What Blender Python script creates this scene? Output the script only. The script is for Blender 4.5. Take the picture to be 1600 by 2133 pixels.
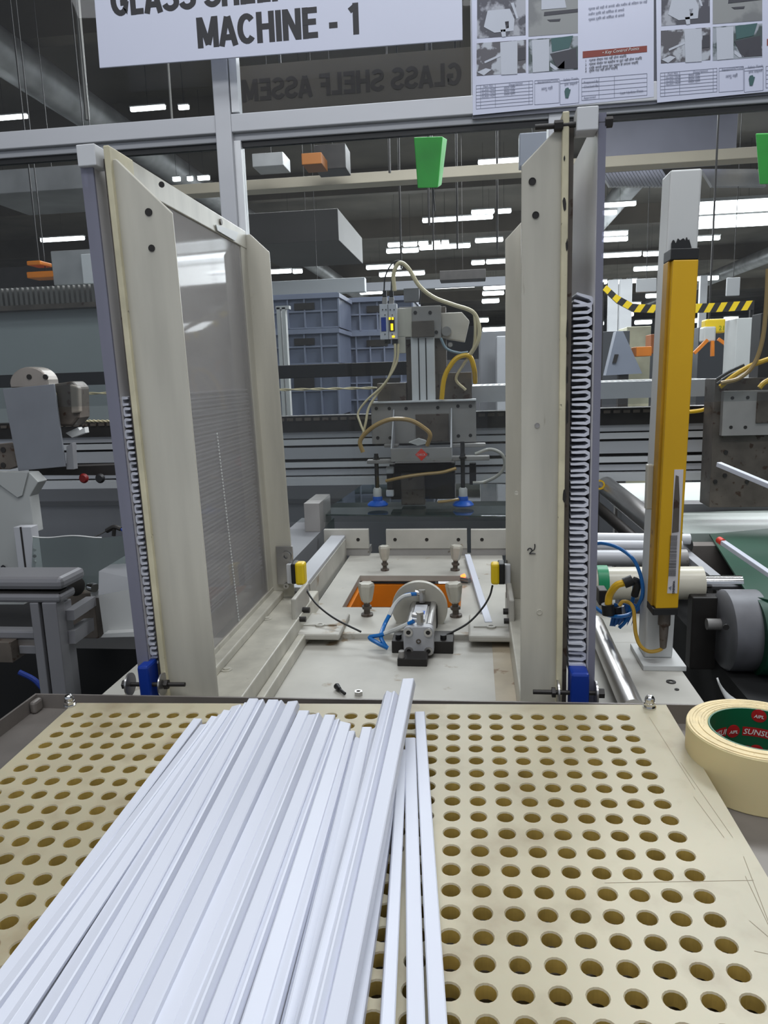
import bpy, math, random
from mathutils import Vector, Matrix
random.seed(7)
SC = bpy.context.scene
for o in list(bpy.data.objects): bpy.data.objects.remove(o)

# ---------------------------------------------------------------- camera
F, CX, CY, ZC = 1540.0, 800.0, 1066.5, 1.5
R = Matrix(((0.9924542430537826, -0.00932968194305574, -0.12226010174781099),
            (0.11851116468020922, -0.1828367433702693, 0.9759742973664289),
            (-0.031459168626713614, -0.9830990195848005, -0.18035143027079187)))
EYE = Vector((0, 0, ZC))
cam_d = bpy.data.cameras.new('camera')
cam = bpy.data.objects.new('camera', cam_d); SC.collection.objects.link(cam)
cam_d.sensor_fit = 'VERTICAL'; cam_d.sensor_height = 24.0; cam_d.lens = F / 2133.0 * 24.0
cam_d.clip_start = 0.02; cam_d.clip_end = 200
m4 = Matrix.Identity(4)
for i in range(3):
    m4[i][0] = R[i][0]; m4[i][1] = -R[i][1]; m4[i][2] = -R[i][2]
m4[2][3] = ZC
cam.matrix_world = m4
SC.camera = cam

def P(px, py, Y=None, Z=None, X=None):
    """world point on a plane of known depth (Y), height (Z) or side (X)"""
    d = R @ Vector(((px - CX) / F, (py - CY) / F, 1.0))
    t = Y / d.y if Y is not None else ((Z - ZC) / d.z if Z is not None else X / d.x)
    return EYE + d * t

# ---------------------------------------------------------------- world, lights, exposure
W = bpy.data.worlds.new('hall_air'); SC.world = W; W.use_nodes = True
W.node_tree.nodes['Background'].inputs[0].default_value = (0.80, 0.88, 1.0, 1)
W.node_tree.nodes['Background'].inputs[1].default_value = 0.44
def area(name, loc, size, power, target, col=(0.93, 0.96, 1.0)):
    l = bpy.data.lights.new(name, 'AREA'); l.shape = 'RECTANGLE'; l.size, l.size_y = size
    l.energy = power; l.color = col
    o = bpy.data.objects.new(name, l); SC.collection.objects.link(o); o.location = loc
    o.rotation_euler = (Vector(target) - Vector(loc)).to_track_quat('-Z', 'Y').to_euler()
area('tube_and_fill_light', (-0.3, -0.7, 3.6), (3.6, 0.5), 34, (-0.1, 0.9, 1.1))
area('tube_and_fill_light', (0.2, 0.5, 3.9), (2.6, 0.5), 44, (0.1, 2.4, 1.1))  # fill light added to brighten the gantry front, no fitting of its own
area('tube_and_fill_light', (0.6, 3.3, 3.9), (3.6, 0.6), 210, (0.4, 3.0, 1.0))  # added fill that lifts the dark middle ground behind the glass
area('tube_and_fill_light', (1.5, 8, 4.2), (8, 2.0), 1000, (1.5, 8, 0))
area('tube_and_fill_light', (3, 17, 4.2), (14, 4.0), 3200, (3, 17, 0))
area('tube_and_fill_light', (6, 32, 4.2), (22, 6.0), 6000, (6, 32, 0))
SC.view_settings.view_transform = 'Standard'; SC.view_settings.look = 'None'
SC.view_settings.exposure = 0.0; SC.view_settings.gamma = 1.0
SC.view_settings.use_curve_mapping = False

# ---------------------------------------------------------------- materials
def lin(c): return tuple(((v / 255) / 12.92 if v / 255 <= 0.04045 else ((v / 255 + 0.055) / 1.055) ** 2.4) for v in c)
MATS = {}
def mat(name, col, rough=0.5, metal=0.0, var=0.0, scale=12.0, bump=0.0, dirt=None, dirt_at=0.62, stretch=(1, 1, 1), emit=0.0, spec=0.5, sss=0.0, coat=0.0, soft=0.06):
    if name in MATS: return MATS[name]
    m = bpy.data.materials.new(name); m.use_nodes = True; nt = m.node_tree; N = nt.nodes; L = nt.links
    b = N['Principled BSDF']; c = lin(col)
    b.inputs['Base Color'].default_value = (*c, 1); b.inputs['Roughness'].default_value = rough
    b.inputs['Metallic'].default_value = metal; b.inputs['Specular IOR Level'].default_value = spec
    if coat: b.inputs['Coat Weight'].default_value = coat; b.inputs['Coat Roughness'].default_value = 0.15
    if sss: b.inputs['Subsurface Weight'].default_value = sss; b.inputs['Subsurface Scale'].default_value = 0.01
    if emit:
        b.inputs['Emission Color'].default_value = (*c, 1); b.inputs['Emission Strength'].default_value = emit
    if var or bump or dirt:
        tc = N.new('ShaderNodeTexCoord'); mp = N.new('ShaderNodeMapping'); mp.inputs['Scale'].default_value = stretch
        L.new(tc.outputs['Object'], mp.inputs[0])
        nz = N.new('ShaderNodeTexNoise'); nz.inputs['Scale'].default_value = scale; nz.inputs['Detail'].default_value = 5
        L.new(mp.outputs[0], nz.inputs[0])
        out = None
        if var:
            r = N.new('ShaderNodeValToRGB'); r.color_ramp.elements[0].position = 0.3; r.color_ramp.elements[1].position = 0.7
            r.color_ramp.elements[0].color = (*[v * (1 - var) for v in c], 1); r.color_ramp.elements[1].color = (*[min(1, v * (1 + var * 0.4)) for v in c], 1)
            L.new(nz.outputs[0], r.inputs[0]); out = r.outputs[0]
        if dirt:
            n2 = N.new('ShaderNodeTexNoise'); n2.inputs['Scale'].default_value = scale * 3.1; n2.inputs['Detail'].default_value = 8
            L.new(mp.outputs[0], n2.inputs[0])
            r2 = N.new('ShaderNodeValToRGB'); r2.color_ramp.elements[0].position = dirt_at; r2.color_ramp.elements[1].position = min(1, dirt_at + soft)
            L.new(n2.outputs[0], r2.inputs[0])
            mx = N.new('ShaderNodeMixRGB'); mx.inputs[1].default_value = (*c, 1); mx.inputs[2].default_value = (*lin(dirt), 1)
            if out: L.new(out, mx.inputs[1])
            L.new(r2.outputs[0], mx.inputs[0]); out = mx.outputs[0]
        if out: L.new(out, b.inputs['Base Color'])
        if bump:
            bp = N.new('ShaderNodeBump'); bp.inputs['Strength'].default_value = bump; bp.inputs['Distance'].default_value = 0.002
            L.new(nz.outputs[0], bp.inputs['Height']); L.new(bp.outputs[0], b.inputs['Normal'])
    MATS[name] = m; return m
def clear(name, col, see, rough=0.03, gloss=1.0, haze=0.0, hcol=(200, 200, 205), ior=1.45):
    """thin glass or acrylic sheet: see-through, with a fresnel sheen and a little milky haze"""
    if name in MATS: return MATS[name]
    m = bpy.data.materials.new(name); m.use_nodes = True; nt = m.node_tree; N = nt.nodes; L = nt.links
    N.remove(N['Principled BSDF']); out = N['Material Output']
    t = N.new('ShaderNodeBsdfTransparent'); t.inputs[0].default_value = (*[v * see for v in lin(col)], 1)
    g = N.new('ShaderNodeBsdfGlossy'); g.inputs['Roughness'].default_value = rough; g.inputs[0].default_value = (gloss, gloss, gloss, 1)
    d = N.new('ShaderNodeBsdfDiffuse'); d.inputs[0].default_value = (*lin(hcol), 1)
    fr = N.new('ShaderNodeFresnel'); fr.inputs[0].default_value = ior
    a = N.new('ShaderNodeMixShader'); a.inputs[0].default_value = haze; L.new(t.outputs[0], a.inputs[1]); L.new(d.outputs[0], a.inputs[2])
    ge = N.new('ShaderNodeNewGeometry'); mm = N.new('ShaderNodeMath'); mm.operation = 'MULTIPLY_ADD'; mm.inputs[1].default_value = -1; mm.inputs[2].default_value = 1
    L.new(ge.outputs['Backfacing'], mm.inputs[0]); m2 = N.new('ShaderNodeMath'); m2.operation = 'MULTIPLY'; L.new(mm.outputs[0], m2.inputs[0]); L.new(fr.outputs[0], m2.inputs[1])
    b = N.new('ShaderNodeMixShader'); L.new(m2.outputs[0], b.inputs[0]); L.new(a.outputs[0], b.inputs[1]); L.new(g.outputs[0], b.inputs[2])
    L.new(b.outputs[0], out.inputs[0]); MATS[name] = m; return m

cream = mat('cream_paint', (191, 187, 174), 0.36, 0, 0.22, 26, 0.25, (130, 120, 100), 0.70, (1, 1, 0.12))
cream_edge = mat('yellowed_paint', (206, 198, 168), 0.45, 0, 0.2, 30, 0.2, (60, 55, 50), 0.68)
base_paint = mat('worn_white_paint', (186, 183, 174), 0.5, 0, 0.26, 7, 0.15, (140, 122, 98), 0.64)
base_stain = mat('brown_stained_paint', (176, 163, 140), 0.5, 0, 0.3, 10, 0.1, (120, 95, 66), 0.62)
board_m = mat('tan_plastic_board', (179, 170, 144), 0.4, 0, 0.16, 6, 0.06, (146, 132, 106), 0.52, sss=0.1, soft=0.26)
hole_m = mat('amber_hole_wall', (190, 164, 90), 0.45, 0, 0.25, 60)
strip_w = mat('white_plastic', (212, 215, 226), 0.42, 0, 0.03, 3, 0.0, spec=0.35)
strip_g = mat('white_plastic_stacked', (214, 216, 226), 0.35, 0, 0.06, 30)
steel = mat('dull_steel', (128, 122, 117), 0.42, 0.35, 0.25, 14, 0.05)
steel_l = mat('bright_steel', (190, 188, 186), 0.28, 0.9, 0.1, 20)
chrome = mat('chrome', (215, 215, 215), 0.14, 1.0)
alu = mat('anodised_aluminium', (180, 181, 185), 0.42, 0.12, 0.1, 6, 0, None, 0.6, (0.3, 1, 1))
alu_w = mat('pale_aluminium', (206, 207, 209), 0.45, 0.05, 0.08, 6, 0, None, 0.6, (0.2, 1, 1))
dark = mat('dark_metal', (46, 43, 41), 0.5, 0.3, 0.3, 20)
black = mat('black_plastic', (22, 22, 23), 0.5)
grime = mat('grimy_dark_steel', (96, 88, 80), 0.5, 0.15, 0.4, 18, 0.1, (60, 42, 30), 0.6)
plate_g = mat('grey_machine_plate', (152, 149, 146), 0.45, 0.12, 0.2, 10, 0.05, (95, 82, 72), 0.68)
panel_g = mat('dark_grey_sheet', (122, 123, 126), 0.6, 0.0, 0.12, 4)
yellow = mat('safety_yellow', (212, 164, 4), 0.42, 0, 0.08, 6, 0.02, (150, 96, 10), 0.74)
yel_side = mat('safety_yellow_worn_side', (182, 136, 8), 0.5, 0, 0.25, 12, 0, (110, 70, 12), 0.64)  # worn yellow, darkened for the shade on the housing's side
yel_p = mat('yellow_plastic', (232, 198, 20), 0.4)
yel_hose = mat('yellow_hose', (222, 176, 20), 0.35)
blue = mat('blue_plastic', (10, 50, 140), 0.4)
blue_h = mat('blue_hose', (20, 104, 176), 0.3)
blue_cup = mat('blue_rubber', (10, 92, 196), 0.4)
cable_c = mat('cream_cable', (206, 194, 158), 0.4)
clear_h = mat('clear_amber_hose', (168, 138, 84), 0.3)
white_p = mat('white_paint', (198, 199, 197), 0.45, 0, 0.08, 5)
green = mat('bright_green', (40, 178, 52), 0.5, 0, 0.15, 14)
belt = mat('green_belt', (12, 68, 48), 0.5, 0, 0.3, 6)
orange = mat('orange_paint', (226, 128, 16), 0.5, 0, 0.15, 12)
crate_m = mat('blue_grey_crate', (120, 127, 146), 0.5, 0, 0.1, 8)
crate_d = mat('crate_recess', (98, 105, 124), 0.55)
sign_w = mat('sign_white', (190, 193, 209), 0.5, 0, 0.04, 2)
ink = mat('black_ink', (30, 29, 34), 0.6)
ink_g = mat('grey_ink', (118, 122, 140), 0.7)
paper = mat('paper', (186, 189, 207), 0.35, 0, 0.04, 6, coat=0.3)
maroon = mat('maroon_print', (120, 50, 40), 0.6)
red = mat('red_label', (224, 56, 30), 0.5)
glowred = mat('red_indicator', (255, 90, 40), 0.5, emit=6)
glowyel = mat('amber_display', (255, 200, 20), 0.5, emit=2.5)
lampm = mat('lit_tube', (245, 250, 255), 0.5, emit=9)
lampm.cycles.emission_sampling = 'NONE'
tape_m = mat('masking_tape', (226, 208, 158), 0.55, 0, 0.05, 10, 0.05, sss=0.1)
tape_e = mat('masking_tape_edge', (232, 212, 166), 0.7, 0, 0.15, 90, 0.4, (176, 140, 100), 0.66)
core_g = mat('green_core', (10, 92, 58), 0.4)
core_r = mat('red_core_print', (176, 24, 28), 0.45)
core_w = mat('white_core_print', (228, 224, 220), 0.5)
violet = clear('violet_acrylic', (196, 196, 214), 0.55, 0.12, 0.9, 0.6, (150, 150, 166))
haze_s = mat('frosted_panel', (208, 205, 206), 0.35, 0, 0.06, 4, 0, None, 0.6, (1, 4, 0.5))
window_s = clear('clear_window_sheet', (238, 237, 236), 0.96, 0.04, 0.42, 0.30, (202, 199, 197), 1.3)
glass = clear('enclosure_glass', (238, 240, 240), 0.97, 0.015, 0.8, 0.012, ior=1.35)
glass_gr = clear('green_glass_shelf', (190, 206, 202), 0.85, 0.02, 1.0, 0.10, (90, 110, 106), 1.8)
plast = clear('clear_flexible_sheet', (200, 214, 210), 0.7, 0.1, 0.9, 0.18, (150, 160, 158))
refl_sheet = clear('reflection_sheet', (110, 106, 104), 0.5, 0.05, 0.6, 0.6, (140, 130, 118), 1.2)
floor_m = mat('factory_floor', (96, 98, 96), 0.4, 0, 0.25, 0.6)
ceil_m = mat('dark_ceiling', (104, 98, 88), 0.8, 0, 0.4, 0.7)
wall_m = mat('far_wall', (150, 152, 156), 0.8, 0, 0.2, 0.4)
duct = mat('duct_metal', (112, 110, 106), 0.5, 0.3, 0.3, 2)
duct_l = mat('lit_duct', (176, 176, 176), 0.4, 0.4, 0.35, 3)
bar_c = mat('cream_beam', (190, 180, 160), 0.6, 0, 0.12, 2)
shade_black = mat('under_machine_shade', (14, 14, 15), 0.8)  # near-black that paints the deep shade under the machines

# ---------------------------------------------------------------- mesh helpers
ORG = {}
class MB:
    def __init__(s): s.v = []; s.f = []; s.mi = []; s.m = 0
    def add(s, vs, fs):
        k = len(s.v); s.v += [tuple(v) for v in vs]; s.f += [tuple(i + k for i in f) for f in fs]; s.mi += [s.m] * len(fs); return s
    def use(s, i): s.m = i; return s
    def box(s, a, b):
        x0, x1 = sorted((a[0], b[0])); y0, y1 = sorted((a[1], b[1])); z0, z1 = sorted((a[2], b[2]))
        return s.add([(x0, y0, z0), (x1, y0, z0), (x1, y1, z0), (x0, y1, z0), (x0, y0, z1), (x1, y0, z1), (x1, y1, z1), (x0, y1, z1)],
                     [(3, 2, 1, 0), (4, 5, 6, 7), (0, 1, 5, 4), (1, 2, 6, 5), (2, 3, 7, 6), (3, 0, 4, 7)])
    def prism(s, pts, off):
        """closed polygon pts (3d) pushed along off"""
        n = len(pts); off = Vector(off); a = [Vector(p) for p in pts]; b = [p + off for p in a]
        nn = Vector((0, 0, 0))
        for i in range(n): nn += a[i].cross(a[(i + 1) % n])
        fs = [tuple(range(n)), tuple(range(2 * n - 1, n - 1, -1))] + [(i, i + n, (i + 1) % n + n, (i + 1) % n) for i in range(n)]
        if nn.dot(off) > 0: fs = [tuple(reversed(f)) for f in fs]
        return s.add(a + b, fs)
    def cyl(s, p0, p1, r, r1=None, n=20):
        p0 = Vector(p0); p1 = Vector(p1); r1 = r if r1 is None else r1
        d = (p1 - p0).normalized(); u = d.orthogonal().normalized(); w = d.cross(u)
        vs = []
        for p, q in ((p0, r), (p1, r1)):
            vs += [p + (u * math.cos(2 * math.pi * i / n) + w * math.sin(2 * math.pi * i / n)) * q for i in range(n)]
        return s.add(vs, [tuple(reversed(range(n))), tuple(range(n, 2 * n))] + [(i, (i + 1) % n, (i + 1) % n + n, i + n) for i in range(n)])
    def ring(s, p0, p1, ro, ri, n=32):
        p0 = Vector(p0); p1 = Vector(p1); d = (p1 - p0).normalized(); u = d.orthogonal().normalized(); w = d.cross(u); vs = []
        for p, q in ((p0, ro), (p1, ro), (p1, ri), (p0, ri)):
            vs += [p + (u * math.cos(2 * math.pi * i / n) + w * math.sin(2 * math.pi * i / n)) * q for i in range(n)]
        fs = []
        for k in range(4):
            for i in range(n):
                fs.append((k * n + i, k * n + (i + 1) % n, ((k + 1) % 4) * n + (i + 1) % n, ((k + 1) % 4) * n + i))
        return s.add(vs, fs)
    def lathe(s, c, prof, axis=(0, 0, 1), n=24):
        c = Vector(c); d = Vector(axis).normalized(); u = d.orthogonal().normalized(); w = d.cross(u); vs = []
        for r, h in prof:
            vs += [c + d * h + (u * math.cos(2 * math.pi * i / n) + w * math.sin(2 * math.pi * i / n)) * max(r, 1e-5) for i in range(n)]
        fs = [tuple(reversed(range(n))), tuple(range((len(prof) - 1) * n, len(prof) * n))]
        for k in range(len(prof) - 1):
            for i in range(n): fs.append((k * n + i, k * n + (i + 1) % n, (k + 1) * n + (i + 1) % n, (k + 1) * n + i))
        return s.add(vs, fs)
    def tube(s, pts, r, n=8, sub=6):
        pts = [Vector(p) for p in pts]; q = [pts[0] * 2 - pts[1]] + pts + [pts[-1] * 2 - pts[-2]]; path = []
        for i in range(1, len(q) - 2):
            for k in range(sub):
                t = k / sub; a, b, c, d = q[i - 1:i + 3]
                path.append(0.5 * ((2 * b) + (c - a) * t + (2 * a - 5 * b + 4 * c - d) * t * t + (3 * b - a - 3 * c + d) * t ** 3))
        path.append(pts[-1]); u = (path[1] - path[0]).orthogonal().normalized(); vs = []
        for i, p in enumerate(path):
            t = (path[min(i + 1, len(path) - 1)] - path[max(i - 1, 0)]).normalized()
            u = (u - t * u.dot(t)).normalized(); w = t.cross(u)
            vs += [p + (u * math.cos(2 * math.pi * k / n) + w * math.sin(2 * math.pi * k / n)) * r for k in range(n)]
        m = len(path)
        return s.add(vs, [tuple(reversed(range(n))), tuple(range((m - 1) * n, m * n))] + [(i * n + k, i * n + (k + 1) % n, (i + 1) * n + (k + 1) % n, (i + 1) * n + k) for i in range(m - 1) for k in range(n)])
    def bar(s, p0, p1, w, h, up=(0, 0, 1)):
        """box beam from p0 to p1, width w, height h"""
        p0 = Vector(p0); p1 = Vector(p1); d = (p1 - p0).normalized(); a = d.cross(Vector(up)).normalized(); b = a.cross(d)
        c = [(-.5, -.5), (.5, -.5), (.5, .5), (-.5, .5)]
        vs = [p + a * x * w + b * y * h for p in (p0, p1) for x, y in c]
        return s.add(vs, [(3, 2, 1, 0), (4, 5, 6, 7), (0, 1, 5, 4), (1, 2, 6, 5), (2, 3, 7, 6), (3, 0, 4, 7)])
    def mesh(s, name, mats, org=Vector((0, 0, 0)), smooth=False):
        me = bpy.data.meshes.new(name); me.from_pydata([Vector(v) - org for v in s.v], [], s.f)
        for m in (mats if isinstance(mats, (list, tuple)) else [mats]): me.materials.append(m)
        me.polygons.foreach_set('material_index', s.mi)
        if smooth:
            me.polygons.foreach_set('use_smooth', [True] * len(s.f))
            me.set_sharp_from_angle(angle=math.radians(38))
        me.update(); return me
    def build(s, name, mats, parent=None, smooth=False, bev=0, kind=None, label=None):
        if parent is None:
            xs = list(zip(*s.v)); org = Vector(((min(xs[0]) + max(xs[0])) / 2, (min(xs[1]) + max(xs[1])) / 2, min(xs[2])))
        else: org = ORG[parent]
        o = bpy.data.objects.new(name, s.mesh(name, mats, org, smooth)); SC.collection.objects.link(o); ORG[o] = org
        if parent is None: o.location = org
        else: o.parent = parent
        if bev:
            b = o.modifiers.new('edge', 'BEVEL'); b.width = bev; b.segments = 2; b.limit_method = 'ANGLE'; b.angle_limit = math.radians(40)
        if kind: o['kind'] = kind
        if label: o['label'] = label
        return o
def tag(o, label, cat, group=None):
    o['label'] = label; o['category'] = cat
    if group: o['group'] = group
    return o
def thing(name, loc, label, cat, group=None):
    o = bpy.data.objects.new(name, None); SC.collection.objects.link(o); o.location = loc; o.empty_display_size = 0.02
    ORG[o] = Vector(loc); return tag(o, label, cat, group)
def box(a, b): return MB().box(a, b)
def slab(x0, y0, x1, y1, Y, th):
    """upright plate on depth Y covering image rectangle, thickness th away from the viewer"""
    a = P(x0, y0, Y=Y); b = P(x1, y0, Y=Y); c = P(x1, y1, Y=Y); d = P(x0, y1, Y=Y)
    X0 = (a.x + d.x) / 2; X1 = (b.x + c.x) / 2; Z1 = (a.z + b.z) / 2; Z0 = (c.z + d.z) / 2
    return (X0, Y, Z0), (X1, Y + th, Z1)
def quad(pts, Y, th=0.0006):
    return MB().prism([P(x, y, Y=Y) for x, y in pts], (0, th, 0))
def text(body, name, m, parent, loc, size, rot=(math.pi / 2, 0, 0), sx=1.0, bold=0.0, ext=0.0004, align='LEFT', label=None, shear=0, width=None):
    c = bpy.data.curves.new(name, 'FONT'); c.body = body; c.size = size; c.extrude = ext; c.offset = bold; c.align_x = align; c.shear = shear
    c.resolution_u = 2
    t = bpy.data.objects.new(name, c); SC.collection.objects.link(t); bpy.context.view_layer.update()
    me = bpy.data.meshes.new_from_object(t.evaluated_get(bpy.context.evaluated_depsgraph_get()))
    bpy.data.objects.remove(t); bpy.data.curves.remove(c)
    if width:
        xs = [v.co.x for v in me.vertices]; sx = width / (max(xs) - min(xs))
    me.materials.clear(); me.materials.append(m); me.name = name
    o = bpy.data.objects.new(name, me); SC.collection.objects.link(o)
    o.parent = parent; o.location = Vector(loc) - ORG[parent]; o.rotation_euler = rot; o.scale = (sx, 1, 1); ORG[o] = Vector(loc)
    return o
# bold capitals drawn as thick strokes on a unit-high letter box: (advance, strokes)
def _arc(cx, cy, rx, ry, a0, a1, n=12): return [(cx + rx * math.cos(math.radians(a0 + (a1 - a0) * i / n)), cy + ry * math.sin(math.radians(a0 + (a1 - a0) * i / n))) for i in range(n + 1)]
T_ = .205
_e = T_ / 2
GLYPH = {
 'L': (.62, [[(.14, 1), (.14, 0)], [(.04, _e), (.58, _e)]]),
 'E': (.70, [[(.14, 1), (.14, 0)], [(.04, _e), (.64, _e)], [(.04, 1 - _e), (.63, 1 - _e)], [(.04, .53), (.58, .53)]]),
 'F': (.64, [[(.14, 1), (.14, 0)], [(.04, 1 - _e), (.60, 1 - _e)], [(.04, .50), (.54, .50)]]),
 'H': (.78, [[(.14, 1), (.14, 0)], [(.64, 1), (.64, 0)], [(.14, .52), (.64, .52)]]),
 'I': (.30, [[(.15, 1), (.15, 0)]]),
 'M': (.92, [[(.13, 1), (.13, 0)], [(.79, 1), (.79, 0)], [(.16, .97), (.46, .10)], [(.76, .97), (.46, .10)]]),
 'N': (.80, [[(.13, 1), (.13, 0)], [(.65, 1), (.65, 0)], [(.15, .95), (.63, .05)]]),
 'A': (.78, [[(.10, 0), (.37, .95)], [(.68, 0), (.41, .95)], [(.18, .28), (.60, .28)]]),
 'B': (.76, [[(.14, 1), (.14, 0)], [(.1, 1 - _e)] + _arc(.42, .74, .20, .16, 90, -90) + [(.1, .55)], [(.1, .53)] + _arc(.44, .31, .23, .21, 90, -90) + [(.1, _e)]]),
 'Y': (.74, [[(.06, 1), (.37, .48)], [(.68, 1), (.37, .48)], [(.37, .5), (.37, 0)]]),
 'C': (.78, [_arc(.40, .5, .28, .40, 42, 318, 20)]),
 'G': (.82, [_arc(.41, .5, .29, .40, 45, 330, 20) + [(.67, .22), (.67, .46)], [(.42, .43), (.74, .43)]]),
 'S': (.72, [_arc(.35, .70, .23, .20, 25, 180, 10) + _arc(.35, .70, .23, .18, 190, 262, 5) + _arc(.37, .30, .24, .20, 80, -40, 10) + _arc(.35, .30, .25, .20, -60, -165, 8)]),
 '-': (.46, [[(.06, .36), (.40, .36)]]),
 '1': (.60, [[(.34, 1), (.34, 0)], [(.10, .76), (.36, .92)]]), ' ': (.34, [])}
def capitals(body, name, m, parent, x0, x1, zbase, cap, Y, mirror=False):
    """thick drawn capitals filling x0..x1"""
    tot = sum(GLYPH[c][0] for c in body); k = (x1 - x0) / tot; cur = 0
    for ch in body:
        adv, strokes = GLYPH[ch]
        if strokes:
            mb = MB(); hw = T_ / 2 * cap
            for si, st in enumerate(strokes):
                pts = [Vector((x0 + (cur + px) * k, 0, zbase + py * cap)) for px, py in st]
                L_ = []; R_ = []
                for i, p in enumerate(pts):
                    a = (pts[i] - pts[i - 1]).normalized() if i else (pts[1] - pts[0]).normalized()
                    b = (pts[i + 1] - pts[i]).normalized() if i < len(pts) - 1 else a
                    t = (a + b).normalized(); n = Vector((-t.z, 0, t.x)); w = hw / max(.5, t.dot(a)) * (.92 if abs(t.x) > abs(t.z) else 1)
                    L_.append(p + n * w); R_.append(p - n * w)
                for i in range(len(pts) - 1):
                    q = [L_[i], L_[i + 1], R_[i + 1], R_[i]]; mb.prism([Vector((v.x, Y, v.z)) for v in q], (0, -.0004 - .00004 * ((si * 2 + i % 2)), 0))
            mb.build(name, m, parent)
        cur += adv
def path(l): return [P(x, y, Y=Y) for x, y, Y in l]
ORD = 'first second third fourth fifth sixth seventh eighth ninth tenth eleventh twelfth thirteenth fourteenth fifteenth sixteenth seventeenth eighteenth nineteenth twentieth'.split()
def nth(i):
    if i < 20: return ORD[i]
    t, u = divmod(i + 1, 10); T = {2: 'twent', 3: 'thirt', 4: 'fort'}[t]
    return T + 'ieth' if u == 0 else T + 'y-' + ORD[u - 1]

# ================================================================ SETTING
def struct(name, mb, m, **k): return mb.build(name, m, kind='structure', **k)
struct('floor', box((-28, -4, -0.05), (28, 62, 0)), floor_m)
struct('ceiling', box((-28, -4, 5.3), (28, 62, 5.4)), ceil_m)
struct('wall_back', box((-28, 62, 0), (28, 62.2, 5.3)), wall_m)
struct('wall_left', box((-28.2, 2, 0), (-28, 62, 5.3)), wall_m)
struct('wall_right', box((28, 2, 0), (28.2, 62, 5.3)), wall_m)
# aluminium partition of the machine enclosure
YP = 1.75
zr0, zr1 = 2.050, 2.090
part_rail = box((-1.9, YP - 0.008, zr0 + 0.002), (1.5, YP + 0.04, zr1)).box((-1.9, YP + 0.004, zr0 - 0.014), (1.5, YP + 0.034, zr0 + 0.002))
rail = struct('trim_1', part_rail, alu, bev=0.002)
struct('trim_2', box((-0.573, YP - 0.012, 1.02), (-0.536, YP + 0.045, 2.9)), alu, bev=0.002)
struct('trim_3', box((-0.536, YP, 1.02), (-0.520, YP + 0.03, zr0 - 0.014)), alu_w, bev=0.001)
struct('trim_4', box((-0.534, YP - 0.006, zr1 + 0.004), (-0.517, YP + 0.02, 2.4)), alu_w)
struct('trim_5', box((0.165, YP, 1.1), (0.205, YP + 0.045, zr0)), alu, bev=0.002)
struct('trim_6', box((0.0, YP - 0.004, zr1), (0.012, YP + 0.02, 2.5)), alu)
for i, (a, b, z0, z1) in enumerate([(-1.9, -0.573, 1.45, zr0 - 0.014), (-0.52, 0.165, 1.15, zr0 - 0.014), (0.205, 1.5, 1.42, zr0 - 0.014)]):
    w = struct('window_%d' % (i + 1), box((a, YP + 0.014, z0), (b, YP + 0.018, z1)), glass)
    box((a, YP + 0.010, z1 - 0.012), (b, YP + 0.022, z1)).build('gasket', black, w)
for i, (a, b) in enumerate([(-1.9, -0.573), (-0.536, 0.165), (0.205, 1.5)]):
    struct('window_%d' % (i + 4), box((a, YP + 0.014, zr1), (b, YP + 0.018, 2.9)), glass)

# ================================================================ BOARD AND TRAY
T0 = Vector((-0.40232418, 0.65692353, 1.17278094))
EX = Vector((0.99948142, 0.03168676, 0.0057314)) * 0.02
EY = Vector((-0.01857565, 0.99015116, 0.024474)) * 0.02
EN = EX.cross(EY).normalized()
def B(a, b, h=0.0): return T0 + EX * a + EY * b + EN * h
board = thing('perforated_board', B(13, -8, -0.011), 'cream plastic board drilled with rows of round holes in the steel tray', 'board')
A0, A1, B0, B1, TH, NR = -0.85, 29.3, 1.30, -23.5, 0.010, 22
bm = MB()
HR, SEG = 0.30, 16
def cell(mb, a, b, a0, a1, b0, b1):
    # square plate cell with a round hole, perimeter points matched to the circle
    cir = []; per = []
    for k in range(SEG):
        t = 2 * math.pi * (k + 0.5) / SEG; cx, cy = math.cos(t), math.sin(t)
        cir.append((a + cx * HR, b + cy * HR)); s = 0.5 / max(abs(cx), abs(cy)); x, y = a + cx * s, b + cy * s
        per.append((x, y))
    per = [(a0 if abs(x - (a - .5)) < 1e-6 else a1 if abs(x - (a + .5)) < 1e-6 else x, b0 if abs(y - (b - .5)) < 1e-6 else b1 if abs(y - (b + .5)) < 1e-6 else y) for x, y in per]
    mb.use(0)
    cham = [(a + (x - a) * 1.12, b + (y - b) * 1.12) for x, y in cir]
    n = SEG; vs = [B(*p) for p in per] + [B(*p) for p in cham] + [B(*p, -0.0010) for p in cir] + [B(*p, -TH) for p in cir]
    k = len(mb.v); mb.v += [tuple(v) for v in vs]
    for i in range(n):
        j = (i + 1) % n
        mb.f.append((k + i, k + j, k + n + j, k + n + i)); mb.mi.append(0)
        mb.f.append((k + n + i, k + n + j, k + 2 * n + j, k + 2 * n + i)); mb.mi.append(0)
        mb.f.append((k + 2 * n + i, k + 2 * n + j, k + 3 * n + j, k + 3 * n + i)); mb.mi.append(1)
    # corner fill triangles
    cor = [(a1, b1), (a0, b1), (a0, b0), (a1, b0)]
    for q, c in enumerate(cor):
        i = (SEG // 8 + q * SEG // 4 - 1) % n; j = (i + 1) % n
        kk = len(mb.v); mb.v.append(tuple(B(*c))); mb.f.append((k + j, k + i, kk)); mb.mi.append(0)
for r in range(NR):
    for c in range(28):
        cell(bm, c, -r, c - .5, c + .5, -r - .5, -r + .5)
bm.use(0)
def strip_cell(a0, b0, a1, b1): bm.add([B(a0, b0), B(a1, b0), B(a1, b1), B(a0, b1)], [(0, 1, 2, 3)])
yb = -(NR - 1) - .5
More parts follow.
